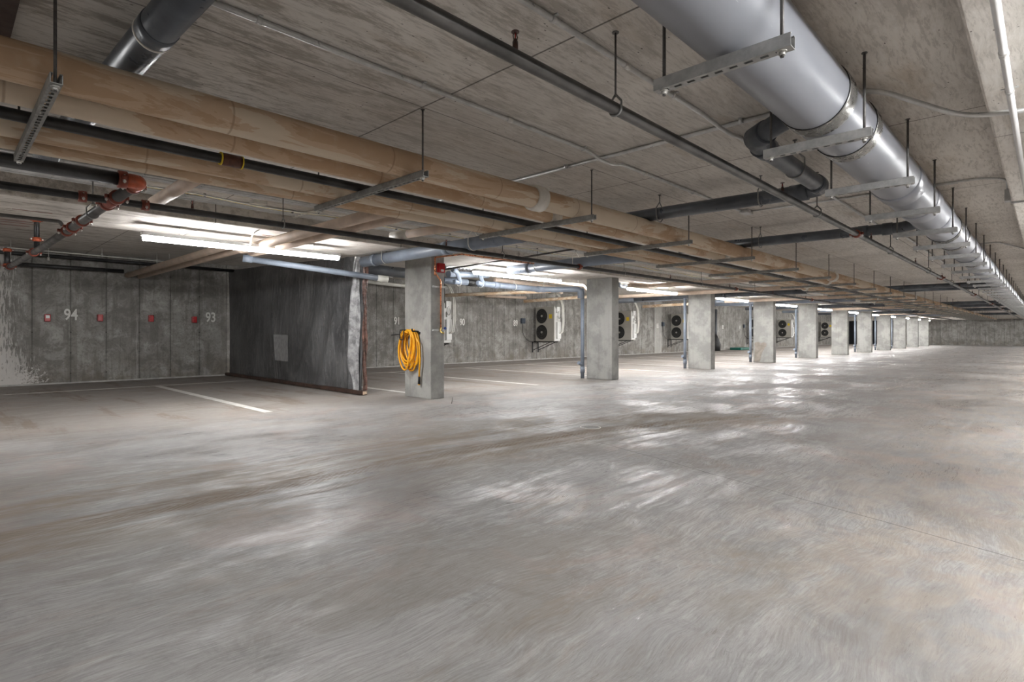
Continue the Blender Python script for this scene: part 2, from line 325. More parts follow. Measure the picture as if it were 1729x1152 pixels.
# ------------------------------------------------------------------ mesh helpers
class MB:
    def __init__(s): s.v = []; s.f = []; s.sm = []
    def add(s, vs, fs, smooth=False):
        o = len(s.v); s.v += [tuple(p) for p in vs]; s.f += [tuple(i + o for i in f) for f in fs]; s.sm += [smooth] * len(fs); return s
    def box(s, a, b):
        x0, y0, z0 = [min(p, q) for p, q in zip(a, b)]; x1, y1, z1 = [max(p, q) for p, q in zip(a, b)]
        return s.add([(x0,y0,z0),(x1,y0,z0),(x1,y1,z0),(x0,y1,z0),(x0,y0,z1),(x1,y0,z1),(x1,y1,z1),(x0,y1,z1)],
              [(0,3,2,1),(4,5,6,7),(0,1,5,4),(1,2,6,5),(2,3,7,6),(3,0,4,7)])
    def cbox(s, a, b, c=0.01):
        """box with chamfered edges"""
        import bmesh
        bm = bmesh.new(); bmesh.ops.create_cube(bm, size=1)
        for v in bm.verts:
            for i in range(3): v.co[i] = min(a[i], b[i]) if v.co[i] < 0 else max(a[i], b[i])
        bmesh.ops.bevel(bm, geom=list(bm.edges), offset=c, segments=2, affect='EDGES', profile=0.6)
        bm.verts.index_update()
        s.add([v.co[:] for v in bm.verts], [[v.index for v in f.verts] for f in bm.faces]); bm.free(); return s
    def tube(s, pts, r, seg=12, caps=True):
        pts = [Vector(p) for p in pts]; n = len(pts)
        rs = r if isinstance(r, (list, tuple)) else [r] * n
        tg = []
        for i in range(n):
            a = pts[max(0, i - 1)]; b = pts[min(n - 1, i + 1)]; tg.append((b - a).normalized())
        up = Vector((0, 0, 1)) if abs(tg[0].z) < 0.9 else Vector((1, 0, 0))
        nrm = (up - tg[0] * up.dot(tg[0])).normalized(); vs = []
        for i in range(n):
            if i: nrm = (nrm - tg[i] * nrm.dot(tg[i])).normalized()
            bi = tg[i].cross(nrm)
            for k in range(seg):
                a = 2 * math.pi * k / seg; vs.append(pts[i] + (nrm * math.cos(a) + bi * math.sin(a)) * rs[i])
        fs = [(i*seg+k, i*seg+(k+1)%seg, (i+1)*seg+(k+1)%seg, (i+1)*seg+k) for i in range(n-1) for k in range(seg)]
        s.add(vs, fs, True)
        if caps:
            o = len(s.v) - len(vs)
            s.f += [tuple(o + k for k in reversed(range(seg))), tuple(o + (n-1)*seg + k for k in range(seg))]; s.sm += [False, False]
        return s
    def ring(s, c, ax, R, r, seg=24, ts=8, a0=0, a1=2*math.pi):
        ax = Vector(ax).normalized(); u = ax.orthogonal().normalized(); w_ = ax.cross(u); c = Vector(c)
        full = abs(a1 - a0 - 2*math.pi) < 1e-6
        pts = [c + (u*math.cos(a0+(a1-a0)*i/seg) + w_*math.sin(a0+(a1-a0)*i/seg))*R for i in range(seg+1)]
        return s.tube(pts, r, ts, caps=not full)
    def disc(s, c, ax, R, h, seg=20):
        c = Vector(c); ax = Vector(ax).normalized(); return s.tube([c, c + ax*h], R, seg)

def fillet(pts, R, n=6):
    pts = [Vector(p) for p in pts]; out = [pts[0]]
    for i in range(1, len(pts) - 1):
        a, b, c = pts[i-1], pts[i], pts[i+1]; u = (a-b); w_ = (c-b)
        k = min(R, u.length*0.45, w_.length*0.45); p = b + u.normalized()*k; q = b + w_.normalized()*k
        for j in range(n+1):
            t = j/n; out.append(p*(1-t)**2 + b*2*t*(1-t) + q*t*t)
    out.append(pts[-1]); return out

def obj(name, mb, mat, parent=None, org=None, loc=None):
    """link mb as ONE mesh object. verts are in world space unless org=None and parent given (then local)"""
    me = bpy.data.meshes.new(name)
    vs = mb.v
    if org is not None: vs = [(x-org[0], y-org[1], z-org[2]) for x, y, z in vs]
    me.from_pydata(vs, [], mb.f); me.polygons.foreach_set('use_smooth', mb.sm); me.update()
    me.materials.append(M[mat] if isinstance(mat, str) else mat)
    o = bpy.data.objects.new(name, me); C.objects.link(o)
    if parent: o.parent = parent
    elif org is not None: o.location = org
    return o
def tag(o, label, cat, group=None, kind=None):
    o['label'] = label; o['category'] = cat
    if group: o['group'] = group
    if kind: o['kind'] = kind
    return o
def thing(name, label, cat, loc, group=None, rotz=0):
    o = bpy.data.objects.new(name, None); C.objects.link(o); o.location = loc; o.rotation_euler = (0, 0, rotz); o.empty_display_size = 0.1
    return tag(o, label, cat, group)
def struct(name, mb, mat):
    o = obj(name, mb, mat); o['kind'] = 'structure'; return o
def dup(root, loc, label):
    r = root.copy(); C.objects.link(r); r.location = loc; r['label'] = label
    for ch in root.children:
        c = ch.copy(); C.objects.link(c); c.parent = r
        for g_ in ch.children:
            d = g_.copy(); C.objects.link(d); d.parent = c
    return r
ORD = 'first second third fourth fifth sixth seventh eighth ninth tenth eleventh twelfth thirteenth fourteenth fifteenth sixteenth seventeenth eighteenth nineteenth twentieth'.split()
TENS = ['', '', 'twenty', 'thirty', 'forty', 'fifty']
def nth(i):
    """i from 0"""
    n = i + 1
    if n <= 20: return ORD[i]
    if n % 10 == 0: return TENS[n // 10][:-1] + 'ieth'
    return TENS[n // 10] + '-' + ORD[n % 10 - 1]

# ------------------------------------------------------------------ the building
XB, XF = -5.0, 59.5           # back wall, far wall
YR, YL = -6.5, 14.05          # right wall, left wall
ZA, ZS, ZP = 2.41, 2.20, 2.62 # aisle slab, dropped bands over the column lines, stall slab
TOP = 2.95
struct('floor', MB().box((XB-0.3, YR-0.3, -0.25), (XF+0.3, YL+0.3, 0)), 'floor')
struct('wall_left', MB().box((XB, YL, 0), (XF, YL+0.3, TOP)), 'wall_x')
struct('wall_right', MB().box((XB, YR-0.3, 0), (XF, YR, TOP)), 'wall_x')
struct('wall_far', MB().box((XF, YR-0.3, 0), (XF+0.3, YL+0.3, TOP)), 'wall_y')
struct('wall_back', MB().box((XB-0.3, YR-0.3, 0), (XB, YL+0.3, TOP)), 'wall_y')
struct('ceiling', MB().box((XB-.3, 0.24, ZA), (XF+.3, 6.5, TOP)), 'ceil')
struct('ceiling', MB().box((XB-.3, 7.7, ZP), (XF+.3, YL+.3, TOP)), 'ceil')
struct('ceiling', MB().box((XB-.3, YR-.3, ZP), (XF+.3, -1.0, TOP)), 'ceil')
struct('trim_2', MB().cbox((XB-.3, 6.5, ZS), (XF-1.1, 7.7, TOP), 0.012), 'ceil')
struct('trim_3', MB().cbox((XB-.3, -1.0, ZS), (XF-1.1, 0.24, TOP), 0.012), 'ceil')
struct('trim_4', MB().cbox((XF-1.1, YR, 2.14), (XF, YL, TOP), 0.012), 'ceil')
# dark roller door in the far wall
d = MB().box((XF-0.05, 10.9, 0), (XF, 13.6, 2.2))
for k in range(14): d.box((XF-0.065, 10.92, 0.05+k*0.15), (XF-0.05, 13.58, 0.17+k*0.15))
struct('door_1', d, 'door')
# grout strip at the wall foot
struct('trim_1', MB().box((XB, YL-0.012, 0), (XF, YL, 0.03)), plain('grout_line', (0.4, 0.39, 0.37), 0.8, 0, 0.2, 9))

# ------------------------------------------------------------------ columns
CX = [5.2 + 4.85*i for i in range(11)]
cols = []
desc = ['nearest square-edged concrete column, carrying the coiled yellow hose',
        'concrete column beyond the hose column, a grey downpipe on its back edge',
        'third concrete column from the camera, tan pipe crossing its top',
        'fourth concrete column from the camera, with a brown damp stain near its foot']
for i, x in enumerate(CX):
    if i == 0:
        c = MB().cbox((-0.13, -0.335, 0), (0.13, 0.335, 2.2), 0.012)
        o = obj('concrete_column', c, 'column'); o.location = (x+0.13, 7.055, 0); c0 = o
    else:
        o = c0.copy(); C.objects.link(o); o.location = (x+0.13, 7.055, 0)
    tag(o, desc[i] if i < 4 else 'flat concrete column on the parking row, %s from the camera' % nth(i), 'column', 'concrete columns along the parking row')
# damp stain on the fourth column
s = MB(); xs = CX[3]-0.002
for cy, cz, ry, rz in ((7.24, 0.62, 0.10, 0.085), (7.04, 0.60, 0.10, 0.09)):
    pts = [(xs, cy+ry*math.cos(a*math.pi/10)*(1+.12*math.sin(a*1.7)), cz+rz*math.sin(a*math.pi/10)*(1+.1*math.cos(a*2.3))) for a in range(20)]
    s.add([(xs-0.001, p[1], p[2]) for p in pts], [tuple(range(20))])
s.add([(xs, 7.32, 0.6), (xs, 7.36, 0.02), (xs, 7.16, 0.02), (xs, 7.10, 0.3), (xs, 6.96, 0.58)], [(0, 1, 2, 3, 4)])
tag(obj('damp_stain', s, plain('damp_concrete', (0.27, 0.24, 0.205), 0.8, 0, 0.2, 8), None, (xs, 7.15, 0.4)), 'brown heart-shaped damp stain low on the fourth concrete column', 'stain')

# ------------------------------------------------------------------ strip lamps
LZ = 2.05
def lamp_root(loc, label, group):
    t = thing('strip_light', label, 'light', loc, group)
    h = MB().cbox((-1.17, -0.05, 0.012), (1.17, 0.05, 0.055), 0.008)
    obj('housing', h, 'white', t)
    lens = MB()
    sec = [(-0.042, 0.012), (-0.044, -0.012), (-0.028, -0.034), (0, -0.04), (0.028, -0.034), (0.044, -0.012), (0.042, 0.012)]
    m = len(sec); lens.add([(-1.15, y, z) for y, z in sec] + [(1.15, y, z) for y, z in sec],
        [(k, k+1, m+k+1, m+k) for k in range(m-1)] + [tuple(range(m)), tuple(reversed(range(m, 2*m)))], False)
    obj('diffuser', lens, 'tube', t)
    for sx in (-0.8, 0.8):
        obj('suspension_wire', MB().tube([(sx, 0, 0.05), (sx, 0, ZS-LZ)], 0.003, 6), 'emt', t)
    obj('power_cable', MB().tube(fillet([(0.25, 0.01, 0.05), (0.25, 0.05, 0.11), (0.31, 0.2, ZS-LZ-.006), (0.5, 0.3, ZS-LZ-.006)], 0.05), 0.005, 6), 'wire', t)
    return t
lx = [2.72 + 4.85*i for i in range(12)]
L0 = lamp_root((lx[0], 7.08, LZ), 'lit white strip light hanging in front of the black sheeting', 'strip lights hung along the column line')
for i, x in enumerate(lx[1:], 1):
    dup(L0, (x, 7.08, LZ), 'lit strip light between the hose column and the next column' if i == 1 else 'lit strip light on the column line, %s from the camera' % nth(i))
R0 = None
for i in range(-1, 12):        # the same lamps under the right-hand band, outside the picture
    lab = 'lit strip light under the right-hand dropped band, %s from the back wall' % nth(i+1)
    if R0 is None:
        R0 = dup(L0, (lx[0]+4.85*i, -0.85, LZ), lab)
    else: R0 = dup(L0, (lx[0]+4.85*i, -0.85, LZ), lab)
    R0['group'] = 'strip lights hung along the right-hand side'
dup(L0, (lx[0]-4.85, 7.08, LZ), 'added unseen strip light on the column line behind the camera')  # extra lamp out of view, added for more brightness

for i in range(2, 11):  # added lamps, hidden by the band, to brighten the stalls and their wall
    q = dup(L0, (lx[i]+0.3, 8.9, 2.47), 'added unseen strip light tight under the stall ceiling behind the dropped band, %s from the sheeting' % nth(i-2))
    q['group'] = 'added strip lights under the stall ceiling'
# ------------------------------------------------------------------ trapeze hangers
def strut_mesh(L, pitch=0.05, slot=0.03, wd=0.041):
    """U channel along +Y, open upward, slotted bottom; y 0..L, bottom at z 0"""
    m = MB(); h = wd; t = 0.003; a = wd/2
    m.box((-a, 0, 0), (-a+t, L, h)); m.box((a-t, 0, 0), (a, L, h))
    m.box((-a, 0, h-t), (-a+0.010, L, h)); m.box((a-0.010, 0, h-t), (a, L, h))
    m.box((-a+t, 0, 0), (-0.008, L, t)); m.box((0.008, 0, 0), (a-t, L, t))
    y = 0.0; k = 0
    while y < L:
        m.box((-0.008, y, 0), (0.008, min(L, y+pitch-slot), t)); y += pitch
    return m
def trapeze(loc, L, ztop, label, group, mat, pitch, slot, rr=0.006, wd=0.041, rodmat='rod'):
    t = thing('trapeze_hanger', label, 'pipe hanger', loc, group)
    obj('strut', strut_mesh(L, pitch, slot, wd), mat, t)
    for y in (0.035, L-0.035):
        obj('threaded_rod', MB().tube([(0, y, -0.022), (0, y, ztop-loc[2])], rr, 8), rodmat, t)
        nn = MB().disc((0, y, -0.004), (0, 0, 1), 0.016, 0.004, 16); nn.disc((0, y, -0.016), (0, 0, 1), 0.011, 0.012, 6)
        obj('nut', nn, 'nut', t)
        obj('anchor_plate', MB().disc((0, y, ztop-loc[2]-0.004), (0, 0, 1), 0.014, 0.004, 10), rodmat, t)
    return t
ZST = 1.98                       # underside of the struts
GA = 'trapeze hangers under the tan pipes'
t0 = trapeze((0.33, 2.80, ZST), 1.44, ZA, 'nearest slotted strut hanger under the tan pipes, upper left of the view', GA, 'strutd', 0.05, 0.03)
x = 0.33; i = 1
while x < 56:
    x += 1.80
    dup(t0, (x, 2.80, ZST), 'dark slotted strut hanger under the tan pipes, %s from the camera' % nth(i)); i += 1
GB = 'trapeze hangers under the big drain pipe'
b0 = trapeze((0.84, 0.63, ZST), 0.52, ZA, 'bright strut hanger carrying the big grey drain pipe just behind the view', GB, 'strut', 0.055, 0.03, 0.007, 0.046)
x = 0.84; i = 1
while x < 57:
    x += 1.20
    dup(b0, (x, 0.63, ZST), 'nearest bright strut hanger across the big grey drain pipe' if i == 1 else 'strut hanger across the big grey drain pipe, %s from the camera' % nth(i-1)); i += 1

# ------------------------------------------------------------------ tan insulated pipes
ZT = ZST + 0.041
def xpipe(name, label, cat, Y, Z, r, x0, x1, mat, seg=16, group=None):
    t = thing(name, label, cat, (x0, Y, Z), group)
    pts = [(x, 0, 0) for x in [0 + (x1-x0)*k/24 for k in range(25)]]
    obj('pipe_run', MB().tube(pts, r, seg), mat, t)
    return t
TANS = [(3.02, 0.084, 'thickest tan insulated pipe, nearest of the four on the hangers', [3.42, 12.1, 21.0, 30.0, 40.0]),
        (3.32, 0.062, 'second tan insulated pipe, tucked behind the thickest one', [3.98, 7.75, 12.9, 19.2, 27.0, 36.0]),
        (3.89, 0.060, 'third tan insulated pipe, just beyond the black pipe', [13.5, 20.4, 28.0]),
        (4.15, 0.050, 'farthest tan insulated pipe, on the outer end of the hangers', [14.3, 21.5, 29.0])]
for Y, r, lab, bands in TANS:
    t = xpipe('insulated_pipe', lab, 'pipe', Y, ZT+r, r, XB, XF-1.1, 'tan', 24, 'tan insulated pipes on the trapeze hangers')
    for bx in bands:
        obj('pipe_collar', MB().tube([(bx-XB-0.06, 0, 0), (bx-XB-0.055, 0, 0), (bx-XB+0.055, 0, 0), (bx-XB+0.06, 0, 0)], [r+0.004, r+0.02, r+0.02, r+0.004], 28), 'wrap', t)
t = xpipe('black_pipe', 'thin black steel pipe lying between the second and third tan pipes', 'pipe', 3.58, ZT+0.03, 0.03, XB, XF-1.1, 'black', 14)
obj('pipe_coupling', MB().tube([(0.95-XB-0.06+.3, 0, 0), (0.95-XB+0.06+.3, 0, 0)], 0.038, 16), plain('rusty_coupling', (0.10, 0.04, 0.025), 0.4, 0.2, 0.4, 20), t)
for q in (-0.06, 0.06): obj('tape_band', MB().tube([(1.25-XB+q-0.004, 0, 0), (1.25-XB+q+0.004, 0, 0)], 0.0395, 16), 'ylabel', t)

# ------------------------------------------------------------------ big grey drain pipe
BY, BR = 0.86, 0.167; BZ = ZST + 0.056 + BR
t = thing('drain_main', 'very large grey plastic drain pipe on bright strut hangers under the ceiling', 'pipe', (XB, BY, BZ))
def lt(*seq):  # build path with radii
    return [(a, 0, 0) for a, _ in seq], [b for _, b in seq]
obj('pipe_run', MB().tube([((XF-1.1-XB)*k/40, 0, 0) for k in range(41)], BR, 48), 'big', t)
def drain_coupling(x):
    m = MB(); p = []; rr = []
    for k in range(15):
        p.append((x-XB+k*0.0095, 0, 0)); rr.append(BR+0.004+(0.003 if k % 2 else 0.0))
    m.tube(p, rr, 40); obj('band_coupling', m, plain('stainless_band', (0.30, 0.29, 0.27), 0.3, 0.75, 0.2, 14), t)
    obj('rubber_seal', MB().tube([(x-XB-0.006, 0, 0), (x-XB, 0, 0)], BR+0.005, 40), 'rubber', t)
for xx in (3.08, 3.68, 7.9, 8.75, 11.2, 16.5, 23, 31): drain_coupling(xx)
for xx in (5.15, 6.1, 7.0, 9.6, 10.4, 12.6, 13.8):
    obj('pipe_hub', MB().tube([(xx-XB, 0, 0), (xx-XB+0.02, 0, 0), (xx-XB+0.28, 0, 0), (xx-XB+0.30, 0, 0)], [BR, BR+0.009, BR+0.009, BR], 40), 'big', t)

# branch drain: out of the main, along the aisle, then across over the tan pipes
PZ = 2.2
path = fillet([(3.28, 0.98, BZ+0.02), (3.52, 1.32, PZ), (5.12, 1.34, PZ), (5.12, 3.6, PZ+0.03)], 0.14, 8)
t = thing('branch_drain', 'dark grey branch drain leaving the big pipe and crossing to the tan pipes', 'pipe', (3.28, 0.98, BZ))
og = (3.28, 0.98, BZ)
obj('pipe_run', MB().tube(path, 0.062, 24), 'pvc', t, og)
for a, b in (((3.44,1.21,PZ+.003),(3.52,1.31,PZ)), ((3.66,1.322,PZ),(3.78,1.322,PZ)), ((4.86,1.34,PZ),(4.98,1.34,PZ)), ((5.12,1.46,PZ),(5.12,1.60,PZ))):
    obj('pipe_socket', MB().tube([a, b], 0.072, 24), 'pvc', t, og)
t = thing('branch_drain', 'second dark branch drain crossing the aisle from the big pipe', 'pipe', (7.6, 0.95, PZ)); og = (7.6, 0.95, PZ)
obj('pipe_run', MB().tube(fillet([(7.35, 0.95, PZ), (7.6, 1.2, PZ), (7.6, 3.9, PZ+0.03)], 0.1), 0.06, 22), 'pvc', t, og)
for a in (1.28, 1.52): obj('pipe_socket', MB().tube([(7.6, a, PZ), (7.6, a+0.1, PZ)], 0.07, 22), 'pvc', t, og)
k = 2
for x, y0, y1, r in ((18.7, 0.2, 4.6, 0.06), (19.9, 0.2, 3.2, 0.06), (30.2, -0.4, 4, 0.07), (33.4, -0.4, 4, 0.07), (38.5, -0.4, 6, 0.08), (48, -0.4, 6.4, 0.08)):
    zc = ZA - 0.075 - r if x < 30 else ZA-0.06-r
    y0 = BY + 0.1
    tag(obj('branch_drain', MB().tube([(x, y0, zc), (x, y1, zc)], r, 16), 'pvc', None, (x, y0, zc)), 'dark drain pipe crossing the far aisle ceiling, %s from the camera' % nth(k), 'pipe'); k += 1

# ------------------------------------------------------------------ clevis hangers, sprinkler heads, clamps
def clevis(p, r, ztop, label, group, mat='strutd', ax='x'):
    t = thing('clevis_hanger', label, 'pipe hanger', p, group)
    a = (1, 0, 0) if ax == 'x' else (0, 1, 0)
    m = MB()
    u = Vector((0, 1, 0)) if ax == 'x' else Vector((1, 0, 0))
    pts = [Vector((0,0,0)) + u*(r+0.004)*math.cos(b) + Vector((0,0,1))*(r+0.004)*math.sin(b) for b in [math.pi + math.pi*j/12 for j in range(13)]]
    pts = [pts[0] + Vector((0,0,r*1.1))] + pts + [pts[-1] + Vector((0,0,r*1.1))] + [Vector((0,0,r*1.1+r*0.9+0.012))]
    pts = [Vector((0,0,r*2+0.012))] + pts
    m.tube(pts, 0.0055, 6)
    obj('strap', m, mat, t)
    obj('threaded_rod', MB().tube([(0,0,r*2), (0,0,ztop-p[2])], 0.005, 8), 'rod', t)
    obj('anchor_plate', MB().disc((0,0,ztop-p[2]-0.005), (0,0,1), 0.016, 0.005, 8), 'rod', t)
    return t
def head(parent, p, up=1, seg=10):
    """upright sprinkler head, p relative to parent"""
    x, y, z = p
    h = MB(); h.disc((x,y,z), (0,0,up), 0.011, 0.03*1, seg); h.disc((x,y,z+up*0.03), (0,0,up), 0.008, 0.01, seg)
    for sx in (-1, 1): h.tube([(x+sx*0.009,y,z+up*0.038), (x+sx*0.012,y,z+up*0.05), (x+sx*0.004,y,z+up*0.066)], 0.0022, 5)
    h.disc((x,y,z+up*0.066), (0,0,up), 0.016, 0.003, 12)
    o = obj('sprinkler_head', h, 'rust2', parent)
    obj('glass_bulb', MB().tube([(x,y,z+up*0.04), (x,y,z+up*0.064)], 0.0025, 6), 'red', o)
    return o
M['rust2'] = plain('bronze_sprinkler', (0.10, 0.055, 0.045), 0.4, 0.4, 0.3, 30)
def clamp(parent, p, ax, r, org, mat='rust', name='grooved_coupling'):
    """grooved coupling: ribbed ring with two bolt lugs"""
    p = Vector(p) - Vector(org); ax = Vector(ax).normalized(); m = MB()
    m.tube([p-ax*0.026, p-ax*0.024, p+ax*0.024, p+ax*0.026], [r+0.004, r+0.014, r+0.014, r+0.004], 20)
    side = ax.cross(Vector((0,0,1))).normalized() if abs(ax.z) < 0.9 else Vector((1,0,0))
    b = Vector((0,0,1)) if abs(ax.z) < 0.9 else Vector((0,1,0))
    for s_ in (-1, 1):
        c = p + side*s_*(r+0.024); m.tube([c-b*0.013, c+b*0.013], 0.015, 8)
    o = obj(name, m, mat, parent)
    for s_ in (-1, 1):
        c = p + side*s_*(r+0.026); q = MB().tube([c-b*0.036, c+b*0.02], 0.005, 6); q.tube([c-b*0.030, c-b*0.018], 0.010, 6)
        obj('bolt', q, 'nut', o)
    return o

# aisle sprinkler line
S1Y, S1Z, S1R = 1.458, 2.05, 0.028
t = xpipe('sprinkler_pipe', 'dark steel sprinkler pipe running down the middle of the aisle ceiling', 'pipe', S1Y, S1Z, S1R, XB, XF-1.1, 'steel', 16)
for k in range(-1, 14): head(t, (1.53+2.95*k-XB, 0, S1R))
for xx in (6.75, 13.2, 19.6, 26, 32): clamp(t, (xx, S1Y, S1Z), (1,0,0), S1R, (XB, S1Y, S1Z))
for k in range(14):
    clevis((2.21+3.15*k, S1Y, S1Z), S1R, ZA, 'ring hanger on the aisle sprinkler pipe, %s from the camera' % nth(k), 'ring hangers on the aisle sprinkler pipe')

# ------------------------------------------------------------------ conduits on the aisle ceiling
def strap(parent, p, r, org, ax='x'):
    p = Vector(p) - Vector(org); m = MB()
    if ax == 'x': m.tube([p-Vector((0.012,0,0)), p+Vector((0.012,0,0))], r+0.003, 12); m.box(p+Vector((-0.008,-r-0.018,r-0.004)), p+Vector((0.008,r+0.018,r)))
    else: m.tube([p-Vector((0,0.012,0)), p+Vector((0,0.012,0))], r+0.003, 12); m.box(p+Vector((-r-0.018,-0.008,r-0.004)), p+Vector((r+0.018,0.008,r)))
    return obj('conduit_strap', m, 'emt', parent)
def conduit(label, pts, r, straps=(), mat='emt', R=0.05, name='conduit', ax='x', cpl=()):
    og = tuple(pts[0]); t = thing(name, label, 'conduit', og)
    obj('conduit_run', MB().tube(fillet(pts, R, 6), r, 12), mat, t, og)
    for p in straps: strap(t, p, r, og, ax)
    for p in cpl:
        p = Vector(p)-Vector(og); u = Vector((0.022,0,0)) if ax == 'x' else Vector((0,0.022,0))
        obj('conduit_coupling', MB().tube([p-u, p+u], r+0.003, 12), 'nut', t)
    return t
zc = ZA-0.017
Yc = 2.53
conduit('galvanised conduit on the aisle ceiling beside the tan pipes, ending in a junction box',
  [(XB, Yc, zc), (3.48, Yc, zc), (3.62, Yc, zc-0.032), (3.78, Yc, zc-0.032), (3.92, Yc, zc), (6.35, 2.52, zc)], 0.0135,
  [(1.0, Yc, zc), (1.9, Yc, zc), (3.4, Yc, zc), (5.2, Yc, zc)], cpl=[(2.6, Yc, zc), (4.3, Yc, zc)], R=0.04)
Yc = 1.58
conduit('galvanised conduit on the ceiling between the sprinkler pipe and the big drain',
  [(XB, Yc, zc), (3.42, Yc, zc), (3.6, Yc-0.02, zc-0.034), (3.78, Yc-0.02, zc-0.034), (3.95, Yc, zc), (8.6, Yc, zc), (8.9, Yc-0.1, zc), (14, Yc-0.1, zc)], 0.0135,
  [(1.9, Yc, zc), (3.0, Yc, zc), (5.4, Yc, zc)], cpl=[(2.5, Yc, zc)], R=0.05)
conduit('conduit crossing the ceiling, dipping past the big drain to the right-hand band',
  [(3.66, 6.3, zc), (3.69, 0.72, zc), (3.93, 0.33, ZS-0.012), (4.03, 0.08, ZS-0.012), (4.1, -0.6, ZS-0.012)], 0.014,
  [(3.663, 2.9, zc), (3.67, 1.45, zc), (3.69, 0.86, zc)], ax='y', R=0.12)
conduit('pale thick conduit along the underside of the right-hand band', [(XB, 0.134, ZS-0.03), (30, 0.134, ZS-0.03)], 0.015,
  [(1.62, 0.134, ZS-0.03), (2.3, 0.134, ZS-0.03), (3.6, 0.134, ZS-0.03)], mat='white', cpl=[(2.05, 0.134, ZS-0.03), (3.1, .134, ZS-.03)])
t = conduit('thin conduit curving from the ceiling down to a box on the right-hand band', [(6.5, 2.2, zc), (6.52, 0.42, zc), (6.62, 0.262, zc-0.02), (6.72, 0.262, 2.29)], 0.011, ax='y', R=0.1)
tag(obj('junction_box', MB().cbox((6.68, 0.242, 2.19), (6.78, 0.285, 2.295), 0.004), 'emt', None, (6.73, 0.26, 2.19)), 'square metal junction box on the edge of the right-hand band', 'electrical box')
conduit('thin conduit leading right from the square box on the band', [(6.76, 0.24, 2.185), (6.95, -0.6, 2.185)], 0.009)
conduit('thin cable conduit crossing the ceiling far behind the drain hangers', [(11.3, 1.2, zc), (11.3, 0.55, zc), (12.4, 0.25, zc-0.02)], 0.01, ax='y')
b = P(1260, 358, Z=ZA-0.02)
tag(obj('junction_box', MB().cbox((b.x-0.08, b.y-0.05, ZA-0.045), (b.x+0.08, b.y+0.05, ZA), 0.006), 'emt', None, (b.x, b.y, ZA)), 'octagonal-looking metal junction box at the end of the ceiling conduit', 'electrical box')
conduit('thin conduit running from the ceiling junction box to the right', [(b.x+0.02, b.y-0.05, zc), (b.x+0.1, 1.1, zc), (b.x+0.12, 0.6, zc)], 0.008, ax='y')

# ------------------------------------------------------------------ bundles of conduit beside the left band
CY = [(5.72,.013),(5.80,.013),(5.87,.010),(6.22,.014),(6.29,.014),(6.36,.012),(6.43,.012)]
cn = ['outermost of the conduits grouped beyond the tan pipes', 'second conduit grouped beyond the tan pipes', 'thin third conduit grouped beyond the tan pipes',
      'conduit nearest the aisle in the bundle beside the left band', 'second conduit in the bundle beside the left band', 'third conduit in the bundle beside the left band', 'conduit tight against the left band']
for (y, r), l in zip(CY, cn):
    conduit(l, [(XB, y, ZA-r-0.002), (50, y, ZA-r-0.002)], r, [(x_, y, ZA-r-0.002) for x_ in (1.1, 3.4, 6.2, 9.5)])
random.seed(3)
def cable(label, pts, r, mat, ties=(), name='cable'):
    og = tuple(pts[0]); t = thing(name, label, 'cable', og)
    obj('cable_run', MB().tube(fillet(pts, 0.25, 6), r, 8), mat, t, og)
    for i in ties: obj('cable_tie', MB().tube([Vector(i)-Vector(og)-Vector((.01,0,0)), Vector(i)-Vector(og)+Vector((.01,0,0))], r+0.006, 10), 'rubber', t)
pts = []; x = -4.0
while x < 14:
    pts.append((x, 6.02+0.02*math.sin(x*3), ZA-0.03-0.035*abs(math.sin(x*1.9)))); x += 0.45
cable('yellow cable sagging along the ceiling beyond the tan pipes', pts, 0.011, 'ycable', [pts[j] for j in (9, 11, 13, 15, 18, 20, 23)])
pts2 = [(p[0], p[1]-0.05, p[2]-0.008) for p in pts]
cable('grey cable tied alongside the sagging yellow cable', pts2, 0.009, 'wire')

# ------------------------------------------------------------------ sprinkler line in front of the columns, with its cross main
S2Y, S2Z = 5.18, 2.02
t = xpipe('sprinkler_pipe', 'black sprinkler pipe passing in front of the column tops', 'pipe', S2Y, S2Z, 0.028, XB, XF-1.1, 'black', 16)
for k in range(0, 14): head(t, (1.5+2.74*k-XB, 0, 0.028))
og = (XB, S2Y, S2Z)
for xx in (0.76, 1.16, 6.86, 12.8, 18.5): clamp(t, (xx, S2Y, S2Z), (1,0,0), 0.028, og)
for k in range(13):
    clevis((2.27+2.92*k, S2Y, S2Z), 0.028, ZA, 'ring hanger on the black sprinkler pipe before the columns, %s from the camera' % nth(k), 'ring hangers on the sprinkler pipe before the columns')
t = thing('sprinkler_main', 'dark cross main with red couplings running out to the left wall', 'pipe', (XB, 4.42, S2Z)); og = (XB, 4.42, S2Z)
obj('pipe_run', MB().tube([(XB+.02, 4.42, S2Z), (0.84, 4.42, S2Z)], 0.042, 20), 'black', t, og)
obj('pipe_run', MB().tube([(0.955, 4.52, S2Z), (0.89, 8.35, S2Z), (0.78, 11.7, S2Z)], 0.038, 20), 'steel', t, og)
e = obj('elbow', MB().tube(fillet([(0.86, 4.42, S2Z), (0.96, 4.42, S2Z), (0.955, 4.55, S2Z)], 0.075, 8), 0.048, 20), 'orange', t, og)
clamp(t, (0.86, 4.42, S2Z), (1,0,0), 0.043, og, 'rust'); clamp(t, (0.955, 4.56, S2Z), (0,1,0), 0.038, og, 'rust')
obj('tee', MB().tube([(0.945, 5.06, S2Z), (0.943, 5.30, S2Z)], 0.046, 20), 'rust', t, og)
for yy in (5.03, 5.33, 6.3, 6.75, 7.05, 9.2, 11.4): clamp(t, (0.955-0.017*(yy-4.52) if yy < 8.35 else 0.89-0.033*(yy-8.35), yy, S2Z), (0,1,0), 0.039, og, 'rust')
obj('riser', MB().tube([(0.87, 9.0, S2Z), (0.87, 9.0, ZP)], 0.028, 14), 'black', t, og)
